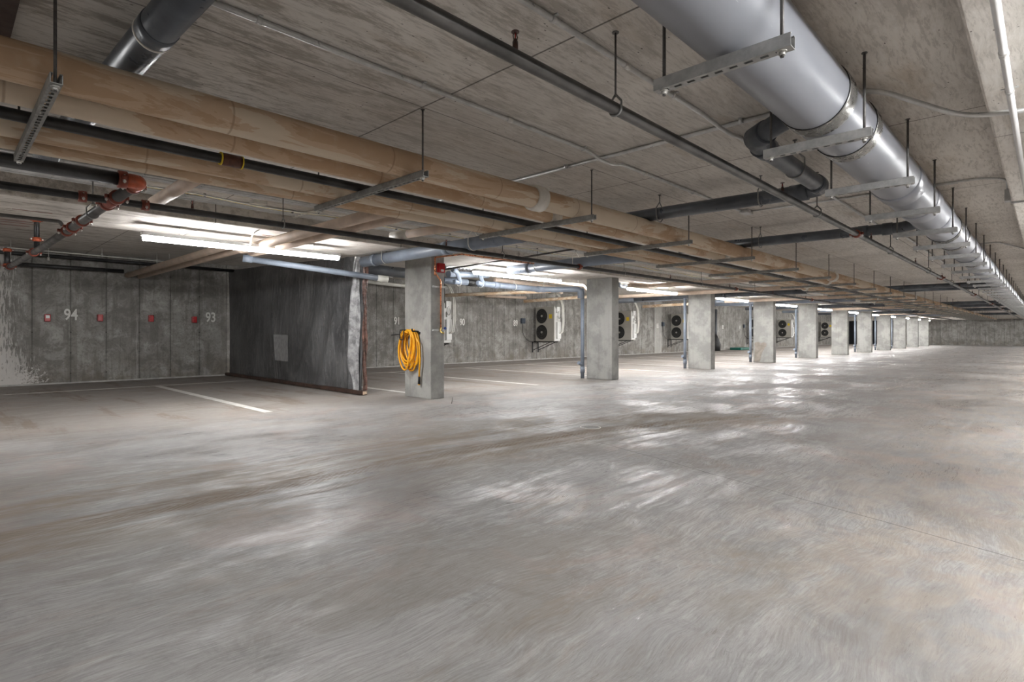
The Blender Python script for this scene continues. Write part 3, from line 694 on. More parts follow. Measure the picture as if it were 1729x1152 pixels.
for zz in (2.16, 2.4): clamp(t, (0.87, 9.0, zz), (0,0,1), 0.028, og, 'orange')
obj('riser', MB().tube([(0.78, 11.7, S2Z-0.02), (0.78, 11.7, 2.33)], 0.037, 14), 'black', t, og)
for zz in (2.06, 2.3): clamp(t, (0.78, 11.7, zz), (0,0,1), 0.037, og, 'orange')
p = (0.93, 5.85, S2Z); clevis(p, 0.04, ZA, 'ring hanger holding the cross main with the red couplings', None, 'strutd', 'y')
tag(obj('threaded_pipe', MB().tube(fillet([(XB+.02, 6.9, 2.085), (0.67, 6.9, 2.085), (0.84, 6.9, 2.085), (0.86, 6.9, 2.045)], 0.05), 0.017, 12), 'steel', None, (0.84, 6.9, 2.08)), 'thin threaded pipe feeding the cross main near the left edge', 'pipe')

# thick dark drains at far left, above the black sprinkler pipe
t = thing('drain_pipe', 'short thick grey drain stub above the pipes at the far left', 'pipe', (-0.4, 5.1, 2.27)); og = (-0.4, 5.1, 2.27)
obj('pipe_run', MB().tube([(-4, 5.12, 2.25), (0.20, 5.12, 2.25)], 0.075, 24), 'pvc', t, og)
obj('wye_branch', MB().tube([(0.02, 5.1, 2.25), (0.42, 4.75, 2.30)], 0.066, 24), 'pvcb', t, og)
obj('pipe_socket', MB().tube([(0.14, 5.0, 2.265), (0.2, 4.95, 2.272)], 0.074, 24), 'pvc', t, og)
# thick drain high in the top left corner, crossing over the tan pipes
a = P(361, -60, Z=2.28); b_ = P(224, 97, Z=2.28)
t = thing('drain_pipe', 'thick dark drain pipe crossing over the tan pipes, top left of the view', 'pipe', tuple(a)); og = tuple(a)
dirv = (b_-a).normalized(); far = b_ + dirv*2.2
obj('pipe_run', MB().tube([a-dirv*1.2, far], 0.072, 28), 'pvc', t, og)
c_ = P(259, 57, Z=2.28); c_ = a+dirv*(c_-a).dot(dirv); obj('pipe_band', MB().tube([c_-dirv*0.006, c_+dirv*0.006], 0.0775, 28), 'wrap', t, og)
obj('pipe_socket', MB().tube([c_-dirv*0.10, c_-dirv*0.01], 0.0755, 28), 'pvc', t, og)

# ------------------------------------------------------------------ cross drains in the left half
def ydrain(label, X, y0, y1, Z, r, mat, socks=(), extra=(), name='cross_drain'):
    og = (X, y0, Z); t = thing(name, label, 'pipe', og)
    obj('pipe_run', MB().tube([(X, y0, Z), (X, y1, Z)] if not extra else fillet([(X, y0, Z), (X, y1, Z)]+list(extra), 0.1), r, 20), mat, t, og)
    for s_ in socks: obj('pipe_socket', MB().tube([(X, s_-0.05, Z), (X, s_+0.05, Z)], r+0.01, 20), mat, t, og)
    return t
ydrain('blue-grey drain passing right over the hose column', 4.60, 7.62, 4.26, 2.105, 0.08, 'pvcb', (7.3, 5.6))
ydrain('dark grey drain crossing above the second hanging lamp', 6.93, 6.75, 4.26, 2.10, 0.075, 'pvcb', (6.3,))
ydrain('grey drain beyond the third column top', 15.5, 9.5, 4.45, 2.09, 0.075, 'pvc', (6.6,))
for k, (X, Z) in enumerate(((20.45, 2.09), (25.3, 2.1), (30.15, 2.1), (35.0, 2.1), (39.85, 2.1))):
    ydrain('dark drain crossing the far column line, %s beyond the third column' % nth(k+1), X, 9.8, 4.45, Z, 0.07, 'pvc' if k % 2 else 'pvcb')
for k, (X, yy) in enumerate(((4.6, 7.0), (4.6, 5.1), (6.93, 5.3), (6.93, 6.1))):
    clevis((X, yy, 2.105), 0.08, ZS if yy > 6.5 else ZA, ['pale ring hanger on the blue-grey drain beside the hose column', 'pale ring hanger on the blue-grey drain near the tan pipes', 'pale ring hanger on the drain behind the tan pipes, above the second lamp', 'ring hanger at the outer end of the drain above the second lamp'][k], None, 'wire', 'y')
# clevis hangers of the branch drains in the aisle
for k, (X, yy, rr) in enumerate(((5.12, 2.85, .062), (5.12, 1.85, .062), (7.6, 2.75, .06), (4.35, 1.33, .062))):
    clevis((X, yy, 2.2), rr, ZA, ['ring hanger on the first branch drain beside the thickest tan pipe', 'ring hanger on the first branch drain in mid aisle', 'ring hanger on the second branch drain beside the tan pipes', 'ring hanger on the branch drain beside the big pipe'][k], None, 'strutd', 'y' if k < 3 else 'x')

# pale wrapped pipes towards the wall
def wrapped(label, pts, r, mat='beige', bands=(), R=0.09):
    og = tuple(pts[0]); t = thing('wrapped_pipe', label, 'pipe', og)
    obj('pipe_run', MB().tube(fillet(pts, R, 7), r, 20), mat, t, og)
    e_ = Vector(pts[-1]); f0 = Vector(pts[0])
    if f0.y > 8 and e_.y > 8:
        for f_ in (0.12, 0.88):
            c_ = f0+(e_-f0)*f_ if len(pts) == 2 else f0+(Vector(pts[1])-f0)*f_
            obj('hanger_rod', MB().tube([c_+Vector((0,0,r*0.9)), (c_.x, c_.y, ZP)], 0.005, 6), 'rod', t, og)
    for p, q in bands: obj('wrap_band', MB().tube([p, q], r+0.006, 20), 'wrap', t, og)
    return t
wrapped('upper of two pale wrapped pipes running from the tan pipes to the left wall', [(2.83, 4.18, 2.11), (2.83, 7.75, 2.11), (2.83, 8.0, 2.22), (2.83, YL, 2.23)], 0.055)
wrapped('lower of two pale wrapped pipes running from the tan pipes to the left wall', [(3.02, 4.18, 2.09), (3.02, 7.85, 2.09), (3.02, 8.1, 2.19), (3.02, 13.9, 2.20)], 0.045)
wrapped('short pale wrapped stub pointing left from the tan pipes', [(1.28, 4.2, 2.1), (1.28, 5.42, 2.1)], 0.05)
wrapped('short pale wrapped pipe with a white end beside the hose column', [(3.75, 4.2, 2.1), (3.6, 5.35, 2.1)], 0.045, bands=[((3.635, 5.1, 2.1), (3.6, 5.36, 2.1))])
wrapped('long pale wrapped pipe crossing in front of the third column top', [(14.55, 4.3, 2.12), (14.55, 9.6, 2.12)], 0.055)
wrapped('pale wrapped pipe crossing behind the second column top', [(11.75, 4.3, 2.12), (11.75, 6.85, 2.12), (11.0, 6.88, 2.1)], 0.05)
wrapped('pale wrapped pipe crossing before the fourth column top', [(19.3, 4.3, 2.12), (19.3, 8.2, 2.12)], 0.055)
wrapped('pale wrapped pipe crossing before the sixth column top', [(28.9, 4.3, 2.12), (28.9, 8.2, 2.12)], 0.06)
wrapped('pale wrapped pipe crossing before the eighth column top', [(38.3, 4.3, 2.12), (38.3, 8.2, 2.12)], 0.06)
wrapped('brown wrapped pipe along the wall above the parking numbers 90 and 89', [P(752, 499, Y=12.8), P(930, 492, Y=11.2)], 0.05, 'tan')
wrapped('brown wrapped pipe ending above the second condenser', [P(884, 509, Y=13.2), P(1010, 500, Y=11.5)], 0.055, 'tan')
wrapped('pale pipe along the wall between the two brown pipes', [P(820, 500, Y=13.5), P(888, 503, Y=13.5)], 0.045)
wrapped('pale pipe on the wall between the sheeting and the hose column', [P(600, 474, Y=13.6), P(720, 487, Y=13.6)], 0.05, 'wire')
wrapped('pale pipe hung below the second lamp, bending at its end', [P(835, 472, Y=8.6), P(938, 486, Y=8.6), P(948, 494, Y=8.7)], 0.045)
wrapped('pale pipe hung behind the second lamp', [P(900, 474, Y=9.3), P(985, 482, Y=9.3), P(990, 489, Y=9.3)], 0.04)
wrapped('tan pipe above the third condenser', [P(1085, 518, Y=12.5), P(1170, 513, Y=11)], 0.06, 'tan')
# sloping drain behind the first lamp
t = thing('drain_pipe', 'thin blue-grey drain sloping behind the first lamp to the sheeting', 'pipe', (3.22, 9.0, 2.23)); og = (3.22, 9.0, 2.23)
p0 = P(410, 436, Y=8.4); p1 = P(655, 472, Y=7.75); obj('pipe_run', MB().tube([p0, p1], 0.045, 18), 'pvcb', t, og)
obj('pipe_socket', MB().tube([p0, p0+(p1-p0)*0.06], 0.054, 18), 'pvcb', t, og); obj('pipe_socket', MB().tube([p1-(p1-p0)*0.08, p1], 0.052, 18), 'wire', t, og)
# wall pipes at left
tag(obj('wall_pipe', MB().tube([(0.9, 13.75, 2.28), (2.7, 13.75, 2.28)], 0.04, 14), 'black', None, (0.9, 13.75, 2.28)), 'lower black pipe high along the wall above parking number 94', 'pipe')
tag(obj('wall_pipe', MB().tube([(XB, 13.7, 2.50), (5, 13.7, 2.46)], 0.035, 14), 'black', None, (0, 13.7, 2.5)), 'upper dark pipe along the top of the left wall', 'pipe')
tag(obj('wall_conduit', MB().tube([(0.9, 13.5, 2.545), (3.4, 13.5, 2.52)], 0.01, 10), 'wire', None, (0.9, 13.5, 2.54)), 'thin white conduit just under the stall ceiling above number 94', 'conduit')
for k, (px, y0, y1) in enumerate(((82, 385, 440), (18, 425, 442), (172, 410, 434), (265, 423, 452), (286, 420, 444), (318, 422, 437))):
    a = P(px, y1, Y=12.9); bq = Vector((a.x, a.y, ZP))
    m = MB().tube([a, bq], 0.006, 6); m.tube([a, a+Vector((0, 0, 0.06))], 0.02, 8)
    tag(obj('drop_rod', m, 'nut', None, tuple(a)), 'thin bright hanger rod dropping from the stall ceiling, %s from the left edge' % nth(k), 'hanger rod', 'hanger rods over the near stalls')

# drains and traps between the first and second column
t = thing('drain_manifold', 'blue-grey drain manifold with traps below the second lamp', 'pipe', (7.5, 8.2, 1.99)); og = (7.5, 8.2, 1.99)
q0 = P(748, 473, Y=8.3); q1 = P(913, 489, Y=8.2); q2 = P(992, 490, Y=7.47)
obj('pipe_run', MB().tube(fillet([q0, q1, (9.93, 7.47, q2.z), (9.93, 7.47, q2.z-0.2)], 0.1, 8), 0.062, 20), 'pvcb', t, og)
for f_ in (0.35, 0.5, 0.98):
    c_ = q0+(q1-q0)*f_; obj('pipe_socket', MB().tube([c_-Vector((0.07,0,0)), c_+Vector((0.07,0,0))], 0.072, 20), 'pvcb', t, og)
c_ = q0+(q1-q0)*0.26; obj('rubber_coupling', MB().tube([c_-Vector((0.12,0,0)), c_+Vector((0.12,0,0))], 0.07, 20), 'rubber', t, og)
r0 = P(757, 463, Y=7.9); r1 = P(823, 465, Y=8.15)
obj('upper_pipe', MB().tube([r0, r1], 0.06, 20), 'pvcb', t, og)
for px, py in ((766, 470), (805, 472)):
    a = P(px-2, py-14, Y=7.85); bq = P(px+1, py+6, Y=7.95); obj('trap', MB().tube(fillet([a, a+Vector((0.1,0,-0.02)), bq+Vector((0.14,0,0)), bq], 0.08, 7), 0.045, 16), 'pvcb', t, og)
for px in (775, 812, 868, 918):
    a = P(px, 480, Y=8.2); 
    tag(obj('hanger_loop', MB().ring((a.x, 8.2, 1.99), (1,0,0), 0.075, 0.006, 20, 6).tube([(a.x, 8.2, 2.06), (a.x, 8.2, ZP)], 0.005, 6), 'wire', None, (a.x, 8.2, 2.0)), 'pale loop hanger on the drain manifold, %s from the hose column' % nth((775, 812, 868, 918).index(px)), 'pipe hanger', 'loop hangers on the drain manifold')
# foil flexible duct by the hose column
a = P(750, 451, Y=8.35); bq = P(836, 455, Y=8.35); m = MB(); pts = []; rr = []
for k in range(50):
    f_ = k/49; pts.append(a+(bq-a)*f_+Vector((0, 0, 0.012*math.sin(f_*9)))); rr.append(0.055+(0.012 if k % 2 else 0))
tag(obj('foil_duct', m.tube(pts, rr, 16), 'silver', None, tuple(a)), 'crinkled silver foil duct beside the hose column top', 'duct')
pts = [P(606, 461, Y=9.5), P(640, 466, Y=9.5), P(662, 466, Y=9.5)]
rr = []; ps = []
for k in range(30):
    f_ = k/29; ps.append(pts[0]+(pts[2]-pts[0])*f_+Vector((0,0,0.01*math.sin(f_*8)))); rr.append(0.045+(0.01 if k % 2 else 0))
tag(obj('foil_duct', MB().tube(ps, rr, 14).tube([ps[9], (ps[9][0], ps[9][1], ZP)], 0.005, 6), 'silver', None, tuple(pts[0])), 'crinkled foil duct behind the edge of the sheeting', 'duct')
tag(obj('stall_drain', MB().tube([P(604, 452, Y=9.2), P(690, 462, Y=9.2)], 0.10, 20).tube([P(630, 455, Y=9.2), P(630, 455, Y=9.2)+Vector((0,0,ZP-P(630, 455, Y=9.2).z))], 0.006, 6), 'pvc', None, tuple(P(604, 450, Y=9.2))), 'thick dark drain between the sheeting and the hose column', 'pipe')
tag(obj('stall_drain', MB().tube([P(1042, 508, Y=10.5), P(1165, 503, Y=9.6)], 0.09, 18).tube([P(1100, 505, Y=10.05), P(1100, 505, Y=10.05)+Vector((0,0,ZP-P(1100, 505, Y=10.05).z))], 0.006, 6), 'pvc', None, tuple(P(1042, 508, Y=10.5))), 'dark drain behind the second and third columns', 'pipe')
tag(obj('stall_drain', MB().tube([P(1206, 512, Y=10.5), P(1300, 513, Y=9.6)], 0.13, 18), 'pvcb', None, tuple(P(1206, 512, Y=10.5))), 'blue-grey drain behind the third and fourth columns', 'pipe')
tag(obj('vent_pipe', MB().tube(fillet([P(1045, 465, Y=7.3), P(1045, 483, Y=7.3), P(1064, 485, Y=7.3)], 0.1), 0.045, 14), 'pvc', None, tuple(P(1045, 465, Y=7.3))), 'black vent pipe bending behind the second column, nearer one', 'pipe')
tag(obj('vent_pipe', MB().tube(fillet([P(1054, 465, Y=7.45), P(1054, 482, Y=7.45), P(1072, 484, Y=7.45)], 0.1), 0.045, 14), 'pvc', None, tuple(P(1054, 465, Y=7.45))), 'black vent pipe bending behind the second column, farther one', 'pipe')
conduit('dark thin pipe crossing above the second lamp towards the tan pipes', [P(750, 455, Z=2.17), P(870, 437, Z=2.17), P(985, 418, Z=2.2)], 0.014, mat='steel')

# downpipes behind the columns
GD = 'grey downpipes on the column backs'
dp0 = None
for i in (1, 2, 3, 4, 6, 7, 8, 9, 10):
    lab = 'blue-grey downpipe standing on the back edge of the %s column' % nth(i)
    loc = (CX[i]-0.055, 7.46, 0)
    if dp0 is None:
        dp0 = thing('downpipe', lab, 'pipe', loc, GD)
        obj('pipe_run', MB().tube([(0, 0, 0), (0, 0, 2.0)], 0.042, 16), 'pvcb', dp0)
        obj('pipe_socket', MB().tube([(0, 0, 0.12), (0, 0, 0.26)], 0.052, 16), 'pvcb', dp0)
        obj('cleanout', MB().tube([(0, 0, 0.28), (-0.07, 0.02, 0.33), (-0.11, 0.03, 0.35)], [0.035, 0.035, 0.042], 14), 'pvcb', dp0)
    else: dup(dp0, loc, lab)

# ------------------------------------------------------------------ hose column fittings
t = thing('coiled_hose', 'coiled yellow hose hung on a black bracket on the nearest column', 'hose', (5.2, 7.17, 1.0)); og = (5.2, 7.17, 1.0)
random.seed(11); pts = []; NL = 9
par = [(random.uniform(0.17, 0.30), random.uniform(0.36, 0.60), random.uniform(-0.06, 0.05)) for _ in range(NL+1)]
par[0] = (0.30, 0.57, -0.0); par[3] = (0.29, 0.62, -0.02)
for i in range(NL):
    for k in range(28):
        f_ = k/28; a_ = 2*math.pi*f_
        w_ = par[i][0]*(1-f_)+par[i+1][0]*f_; h_ = par[i][1]*(1-f_)+par[i+1][1]*f_; o_ = par[i][2]*(1-f_)+par[i+1][2]*f_
        sx = math.copysign(abs(math.sin(a_))**0.8, math.sin(a_))
        pts.append((5.2-0.02-0.016*((i*5) % 7)-0.01*math.sin(a_*2+i), 7.17+o_*(1-math.cos(a_))-w_*sx*(0.8+0.2*math.cos(a_+1)), 1.005-h_*(1-math.cos(a_))/2+0.012*((i*3)%5)*(1+math.cos(a_))/2))
pts += [(5.15, 7.06, 0.98), (5.14, 6.93, 0.85), (5.14, 6.91, 0.6), (5.15, 6.94, 0.42), (5.16, 6.955, 0.32)]
obj('hose_coil', MB().tube(pts, 0.0145, 10), 'yellow', t, og)
e = obj('nozzle', MB().tube([(5.16, 6.955, 0.335), (5.16, 6.96, 0.22)], 0.019, 12), 'rubber', t, og)
obj('nozzle_tip', MB().tube([(5.16, 6.96, 0.222), (5.16, 6.961, 0.205)], 0.018, 12), 'yellow', e, og).parent = e
br = MB().box((5.18, 6.98, 0.985), (5.2, 7.36, 1.02)); br.tube([(5.19, 7.3, 1.0), (5.02, 7.5, 0.97)], 0.007, 8)
br.tube(fillet([(5.19, 7.22, 1.05), (5.06, 7.22, 1.05), (5.05, 7.22, 0.9), (5.05, 7.31, 0.9), (5.05, 7.31, 1.05), (5.19, 7.31, 1.05)], 0.02), 0.008, 8)
br.tube(fillet([(5.19, 7.02, 1.03), (5.08, 7.02, 1.03), (5.07, 7.02, 1.07)], 0.02), 0.012, 8)
tag(obj('hose_bracket', br, 'rubber', None, (5.19, 7.2, 1.0)), 'black wire bracket on the nearest column holding the yellow hose', 'bracket')
t = thing('alarm_strobe', 'small red alarm box high on the side of the nearest column', 'alarm', (5.37, 6.72, 2.0)); og = (5.37, 6.72, 2.0)
obj('housing', MB().cbox((5.31, 6.66, 1.93), (5.43, 6.72, 2.07), 0.008), 'red', t, og)
obj('lens', MB().cbox((5.345, 6.645, 1.94), (5.395, 6.665, 1.975), 0.006), 'white', t, og)
t = thing('copper_pipe', 'bright copper pipe clipped down the side of the nearest column', 'pipe', (5.36, 6.68, 1.07)); og = (5.36, 6.68, 1.07)
obj('pipe_run', MB().tube(fillet([(5.36, 6.68, 1.07), (5.36, 6.68, 1.80), (5.25, 6.68, 1.92), (5.25, 6.68, 2.15), (5.25, 6.05, 2.135), (6.7, 5.97, 2.125)], 0.03, 5), 0.0115, 12), 'copper', t, og)
for a, bq in (((5.25, 6.68, 1.88), (5.25, 6.68, 1.97)), ((5.36, 6.68, 1.66), (5.36, 6.68, 1.75)), ((5.25, 6.68, 2.1), (5.25, 6.68, 2.15))):
    obj('solder_joint', MB().tube([a, bq], 0.0145, 12), 'copper', t, og)
obj('hose_tap', MB().tube(fillet([(5.36, 6.68, 1.09), (5.36, 6.68, 1.02), (5.37, 6.62, 1.0)], 0.02), 0.013, 10), 'brass', t, og)
obj('tap_handle', MB().disc((5.42, 6.655, 1.075), (0, -1, 0.2), 0.022, 0.012, 14), 'blue', t, og)
for k, z_ in enumerate((1.71, 1.05)):
    m = MB().box((5.22, 6.695, z_-0.014), (5.46, 6.72, z_+0.014)); 
    for xx in (5.25, 5.29, 5.33, 5.41): m.disc((xx, 6.696, z_), (0,-1,0), 0.005, 0.001, 8)
    tag(obj('pipe_clip_bar', m, 'strut', None, (5.34, 6.7, z_)), ['upper', 'lower'][k]+' metal clip bar holding the copper pipe on the column', 'bracket')
cable('pale cables with blue clips tied over the second column top', [P(975, 468, X=9.95), P(1035, 462, X=9.95), P(1052, 461, X=10.0), P(1057, 465, X=10.2)], 0.014, 'wire')
for k, px in enumerate((983, 1029)):
    a = P(px, 466.5-0.08*(px-983), X=9.94)
    tag(obj('blue_clip', MB().tube([a-Vector((0,0.07,0)), a+Vector((0,0.07,0))], 0.03, 10), 'blue', None, tuple(a)), ['left', 'right'][k]+' blue cable clip by the top of the second column', 'clip')

# ------------------------------------------------------------------ black sheeting
TX = 4.82; TY0, TY1 = 8.0, 13.95
def tarp_pt(u, v_):
    """u 0 at the aisle end .. 1 at the wall, v 0 foot .. 1 top"""
    y = TY0 + (TY1-TY0)*u
    ztop = 2.24 + 0.25*u**0.8
    z = 0.07 + (ztop-0.07)*v_
    dd = (1-u)
    fold = 0.05*math.exp(-((u-0.03-0.035*(1-v_))/0.009)**2) + 0.05*math.exp(-((u-0.07-0.16*(1-v_))/0.022)**2) + 0.035*math.exp(-((u-0.06-0.34*(1-v_))/0.03)**2)
    x = TX + 0.02*math.sin(u*14+v_*2) + 0.012*math.sin(u*37+v_*4)*(0.4+dd) - fold - 0.05*math.sin(math.pi*v_)*math.sin(math.pi*u)
    x -= 0.10*dd*(1-v_)*0.4
    return (x, y + 0.05*math.sin(v_*5)*max(0, 0.2-u), z)
t = thing('plastic_sheeting', 'black plastic sheeting hung from the ceiling beside parking number 93', 'sheeting', (TX, TY0, 0)); og = (TX, TY0, 0)
m = MB(); NU, NV = 120, 60
vs = [tarp_pt(i/NU, j/NV) for i in range(NU+1) for j in range(NV+1)]
vs += [(x+0.004, y, z) for x, y, z in vs]; nn = (NU+1)*(NV+1)
fs = [(i*(NV+1)+j, (i+1)*(NV+1)+j, (i+1)*(NV+1)+j+1, i*(NV+1)+j+1) for i in range(NU) for j in range(NV)]
fs += [tuple(reversed([q+nn for q in f])) for f in fs]
m.add(vs, fs, True); obj('sheet', m, 'tarp', t, og)
m = MB()
for k in range(17):
    for j in range(9):
        u = 0.445+0.115*k/16; vq = 0.165+0.225*j/8; p = tarp_pt(u, vq); m.v.append((p[0]-0.004, p[1], p[2]))
m.f = [(k*9+j, (k+1)*9+j, (k+1)*9+j+1, k*9+j+1) for k in range(16) for j in range(8)]; m.sm = [True]*len(m.f)
obj('tape_patch', m, 'tape', t, og)
m = MB(); vs = []
for j in range(41):
    v_ = j/40
    for i in range(7):
        f_ = i/6; p = tarp_pt(0.0, v_)
        vs.append((TX-0.01+0.085*f_+0.008*math.sin(v_*23+i), p[1]-0.015*math.sin(f_*9+v_*13), 0.07+(2.2-0.07)*v_))
m.add(vs, [(j*7+i, j*7+i+1, (j+1)*7+i+1, (j+1)*7+i) for j in range(40) for i in range(6)], True)
obj('crinkled_edge', m, 'plasticbrown', t, og)
m = MB(); vs = []
for j in range(41):
    v_ = j/40; wd = 0.012+0.055*(1-v_)**0.8 if v_ > 0.25 else 0.012+0.055*0.75**0.8-0.03*(0.25-v_)/0.25
    for i in range(9):
        f_ = i/8; p = tarp_pt(0.012+wd*f_, v_); vs.append((p[0]-0.012-0.02*math.sin(f_*math.pi*2.5+v_*6)**2, p[1], p[2]))
m.add(vs, [(j*9+i, j*9+i+1, (j+1)*9+i+1, (j+1)*9+i) for j in range(40) for i in range(8)], True)
obj('silvery_fold', m, plain('thin_grey_film', (0.33, 0.33, 0.335), 0.28, 0.1, 0.45, 7, 0.9), t, og)
m = MB().cbox((TX-0.09, TY0-0.12, 0.012), (TX+0.0, TY1, 0.075), 0.006)
o = obj('base_batten', m, 'wood', t, og); obj('sawn_end', MB().box((TX-0.08, TY0-0.123, 0.02), (TX-0.01, TY0-0.119, 0.068)), 'woodend', o, og)
for c in o.children: c.location = (0, 0, 0)

# ------------------------------------------------------------------ wall numbers and painted lines
def number(txt, X, size, label):
    cu = bpy.data.curves.new('n', 'FONT'); cu.body = txt; cu.size = 1; cu.extrude = 0.004; cu.align_x = 'CENTER'; cu.offset = 0.016
    o = bpy.data.objects.new('n', cu); C.objects.link(o); bpy.context.view_layer.update()
    me = bpy.data.meshes.new_from_object(o.evaluated_get(bpy.context.evaluated_depsgraph_get())); bpy.data.objects.remove(o)
    me.materials.clear(); me.materials.append(M['numpaint'])
    q = bpy.data.objects.new('painted_number', me); C.objects.link(q)
    q.scale = (size*0.72, size, 1); q.rotation_euler = (math.pi/2, 0, 0); q.location = (X, YL-0.004, 0.93+0.34)
    return tag(q, label, 'number')
NUMS = {94: 'white painted 94 on the wall, near the splashed left corner', 93: 'white painted 93 on the wall, left of the black sheeting', 91: 'white painted 91 on the wall, just left of the hose column',
        90: 'white painted 90 on the wall, just right of the hose column', 89: 'white painted 89 on the wall, left of the open twin-fan condenser', 85: 'small white 85 on the pale strip of wall, left of the third column',
        82: 'small white 82 on the wall, right of the third column', 81: 'small white 81 on the wall, left of the half-hidden condenser', 77: 'tiny white 77 on the far wall stretch, left of the fifth column'}
for nmb, lb in NUMS.items(): number(str(nmb), 1.88+2.575*(94-nmb), 0.31, lb)
GS = 'white parking stripes'
xs = 2.93
for k in range(-1, 20):
    X = xs + 2.58*k
    tag(obj('parking_stripe', MB().box((X-0.055, 7.1, 0), (X+0.055, 12.2, 0.002)), 'paint', None, (X, 7.1, 0)),
        'white stripe on the floor ending before the black sheeting' if k == 0 else 'white parking stripe on the floor, %s from the left' % nth(k+1), 'painted line', GS)
tag(obj('painted_line', MB().box((XB, 12.2, 0), (50, 12.235, 0.002)), 'paint', None, (0, 12.2, 0)), 'thin white line painted along the heads of the parking stalls', 'painted line')

# red boxes
rb0 = None
for k, (px, py) in enumerate(((80, 537), (169, 537), (255, 538), (328, 540))):
    p = P(px, py, Y=YL-0.05); loc = (p.x, YL, p.z)
    lab = ['red wall box with a white face left of number 94', 'red wall box just right of number 94', 'red wall box midway between numbers 94 and 93', 'red wall box just left of number 93'][k]
    if rb0 is None or k == 1:
        t = thing('red_wall_box', lab, 'box', loc, 'red boxes on the left wall'); 
        obj('housing', MB().cbox((-0.045, -0.10, -0.07), (0.045, 0, 0.07), 0.01), 'red', t)
        obj('face_plate', MB().cbox((-0.03, -0.107, -0.005 if k == 0 else -0.05), (0.03, -0.099, 0.05), 0.003), 'white' if k == 0 else 'red', t)
        rb0 = t
    else: dup(rb0, loc, lab)

# ------------------------------------------------------------------ condensers on brackets
def condenser(loc, label):
    """local: origin on the wall (y=0), -y towards the aisle, fans face -x"""
    t = thing('condenser_unit', label, 'air conditioner', loc, 'condenser units on the left wall')
    W_, D_, H_ = 0.90, 0.36, 1.28; y1, y0 = -0.18, -0.18-W_; z0 = 0.70
    obj('casing', MB().cbox((0, y0, z0), (D_, y1, z0+H_), 0.02), 'acbody', t)
    obj('side_panel', MB().cbox((0.03, y0-0.006, z0+0.03), (D_-0.02, y0+0.004, z0+H_-0.03), 0.004), 'acwhite', t)
    for zc_ in (z0+0.34, z0+0.94):
        yc = y1-0.31; f = MB().disc((-0.004, yc, zc_), (1, 0, 0), 0.265, 0.006, 36)
        o = obj('fan_grille', f, 'acdark', t)
        g_ = MB()
        for R_ in (0.27, 0.2, 0.13): g_.ring((-0.012, yc, zc_), (1, 0, 0), R_, 0.004, 32, 5)
        for k in range(20):
            a = 2*math.pi*k/20; g_.tube([(-0.012, yc+0.05*math.cos(a), zc_+0.05*math.sin(a)), (-0.012, yc+0.27*math.cos(a), zc_+0.27*math.sin(a))], 0.003, 4)
        obj('guard_wires', g_, 'fan', o)
        obj('fan_hub', MB().disc((-0.02, yc, zc_), (1, 0, 0), 0.042, 0.015, 18), 'acbody', o)
    obj('warning_label', MB().box((-0.003, y0+0.10, z0+0.84), (0, y0+0.24, z0+1.0)), 'ylabel', t)
    obj('louvre', MB().box((0.03, y1-0.002, z0+0.04), (D_-0.03, y1+0.02, z0+H_-0.04)), 'acdark', t)
    v = MB().cbox((0.10, y0-0.09, z0+0.10), (0.30, y0-0.004, z0+0.72), 0.012); obj('valve_cover', v, 'acwhite', t)
    b_ = MB().cbox((0.14, y0-0.06, z0+0.78), (0.28, y0-0.004, z0+0.94), 0.008); obj('valve_box', b_, 'acwhite', t)
    b_ = MB().cbox((0.10, y0-0.07, z0+1.05), (0.26, y0-0.004, z0+1.27), 0.008); obj('isolator', b_, 'acwhite', t)
    pts = fillet([(0.2, y0-0.10, z0+0.30), (0.24, y0-0.16, z0+0.34), (0.30, y0-0.17, z0+0.7), (0.32, y0-0.13, z0+1.3), (0.3, y0-0.05, 2.25), (0.3, y0+0.1, 2.45), (0.3, y0+0.5, 2.5)], 0.12, 7)
    obj('refrigerant_line', MB().tube(pts, 0.024, 10), 'wire', t)
    obj('refrigerant_line', MB().tube([(p[0]+0.06, p[1]-0.01, p[2]) for p in pts], 0.02, 10), 'wire', t)
    lp = [(0.16+0.07*math.cos(a)+0.0, y0-0.11, z0+0.97-0.13*math.sin(a)) for a in [math.pi*q/9-0.3 for q in range(15)]]
    obj('cable_loop', MB().tube(lp, 0.008, 8), 'rod', t)
    obj('power_conduit', MB().tube([(0.07, y0-0.03, z0+1.2), (0.07, y0-0.03, 2.5)], 0.01, 8), 'rod', t)
    for xx in (0.02, 0.34):
        m = MB().box((xx-0.018, -0.03, z0-0.42), (xx+0.018, 0, z0-0.0))
        m.box((xx-0.018, y0+0.1, z0-0.035), (xx+0.018, 0, z0)); m.tube([(xx, -0.02, z0-0.34), (xx, y0+0.22, z0-0.03)], 0.012, 8)
        obj('wall_bracket', m, 'rubber', t)
    return t
ks = (-1, 0, 1, 2, 4, 5, 7)
labs = ['condenser unit on the wall, mostly hidden behind the hose column', 'twin-fan condenser unit on the wall between the first two columns', 'twin-fan condenser unit showing just right of the second column',
        'twin-fan condenser unit just left of the third column', 'condenser unit half hidden by the fourth column', 'twin-fan condenser unit between the fourth and fifth columns', 'farthest twin-fan condenser unit, left of the sixth column']
c0 = condenser((15.66+5.2*ks[0], YL, 0), labs[0])
for k, l in zip(ks[1:], labs[1:]): dup(c0, (15.66+5.2*k, YL, 0), l)
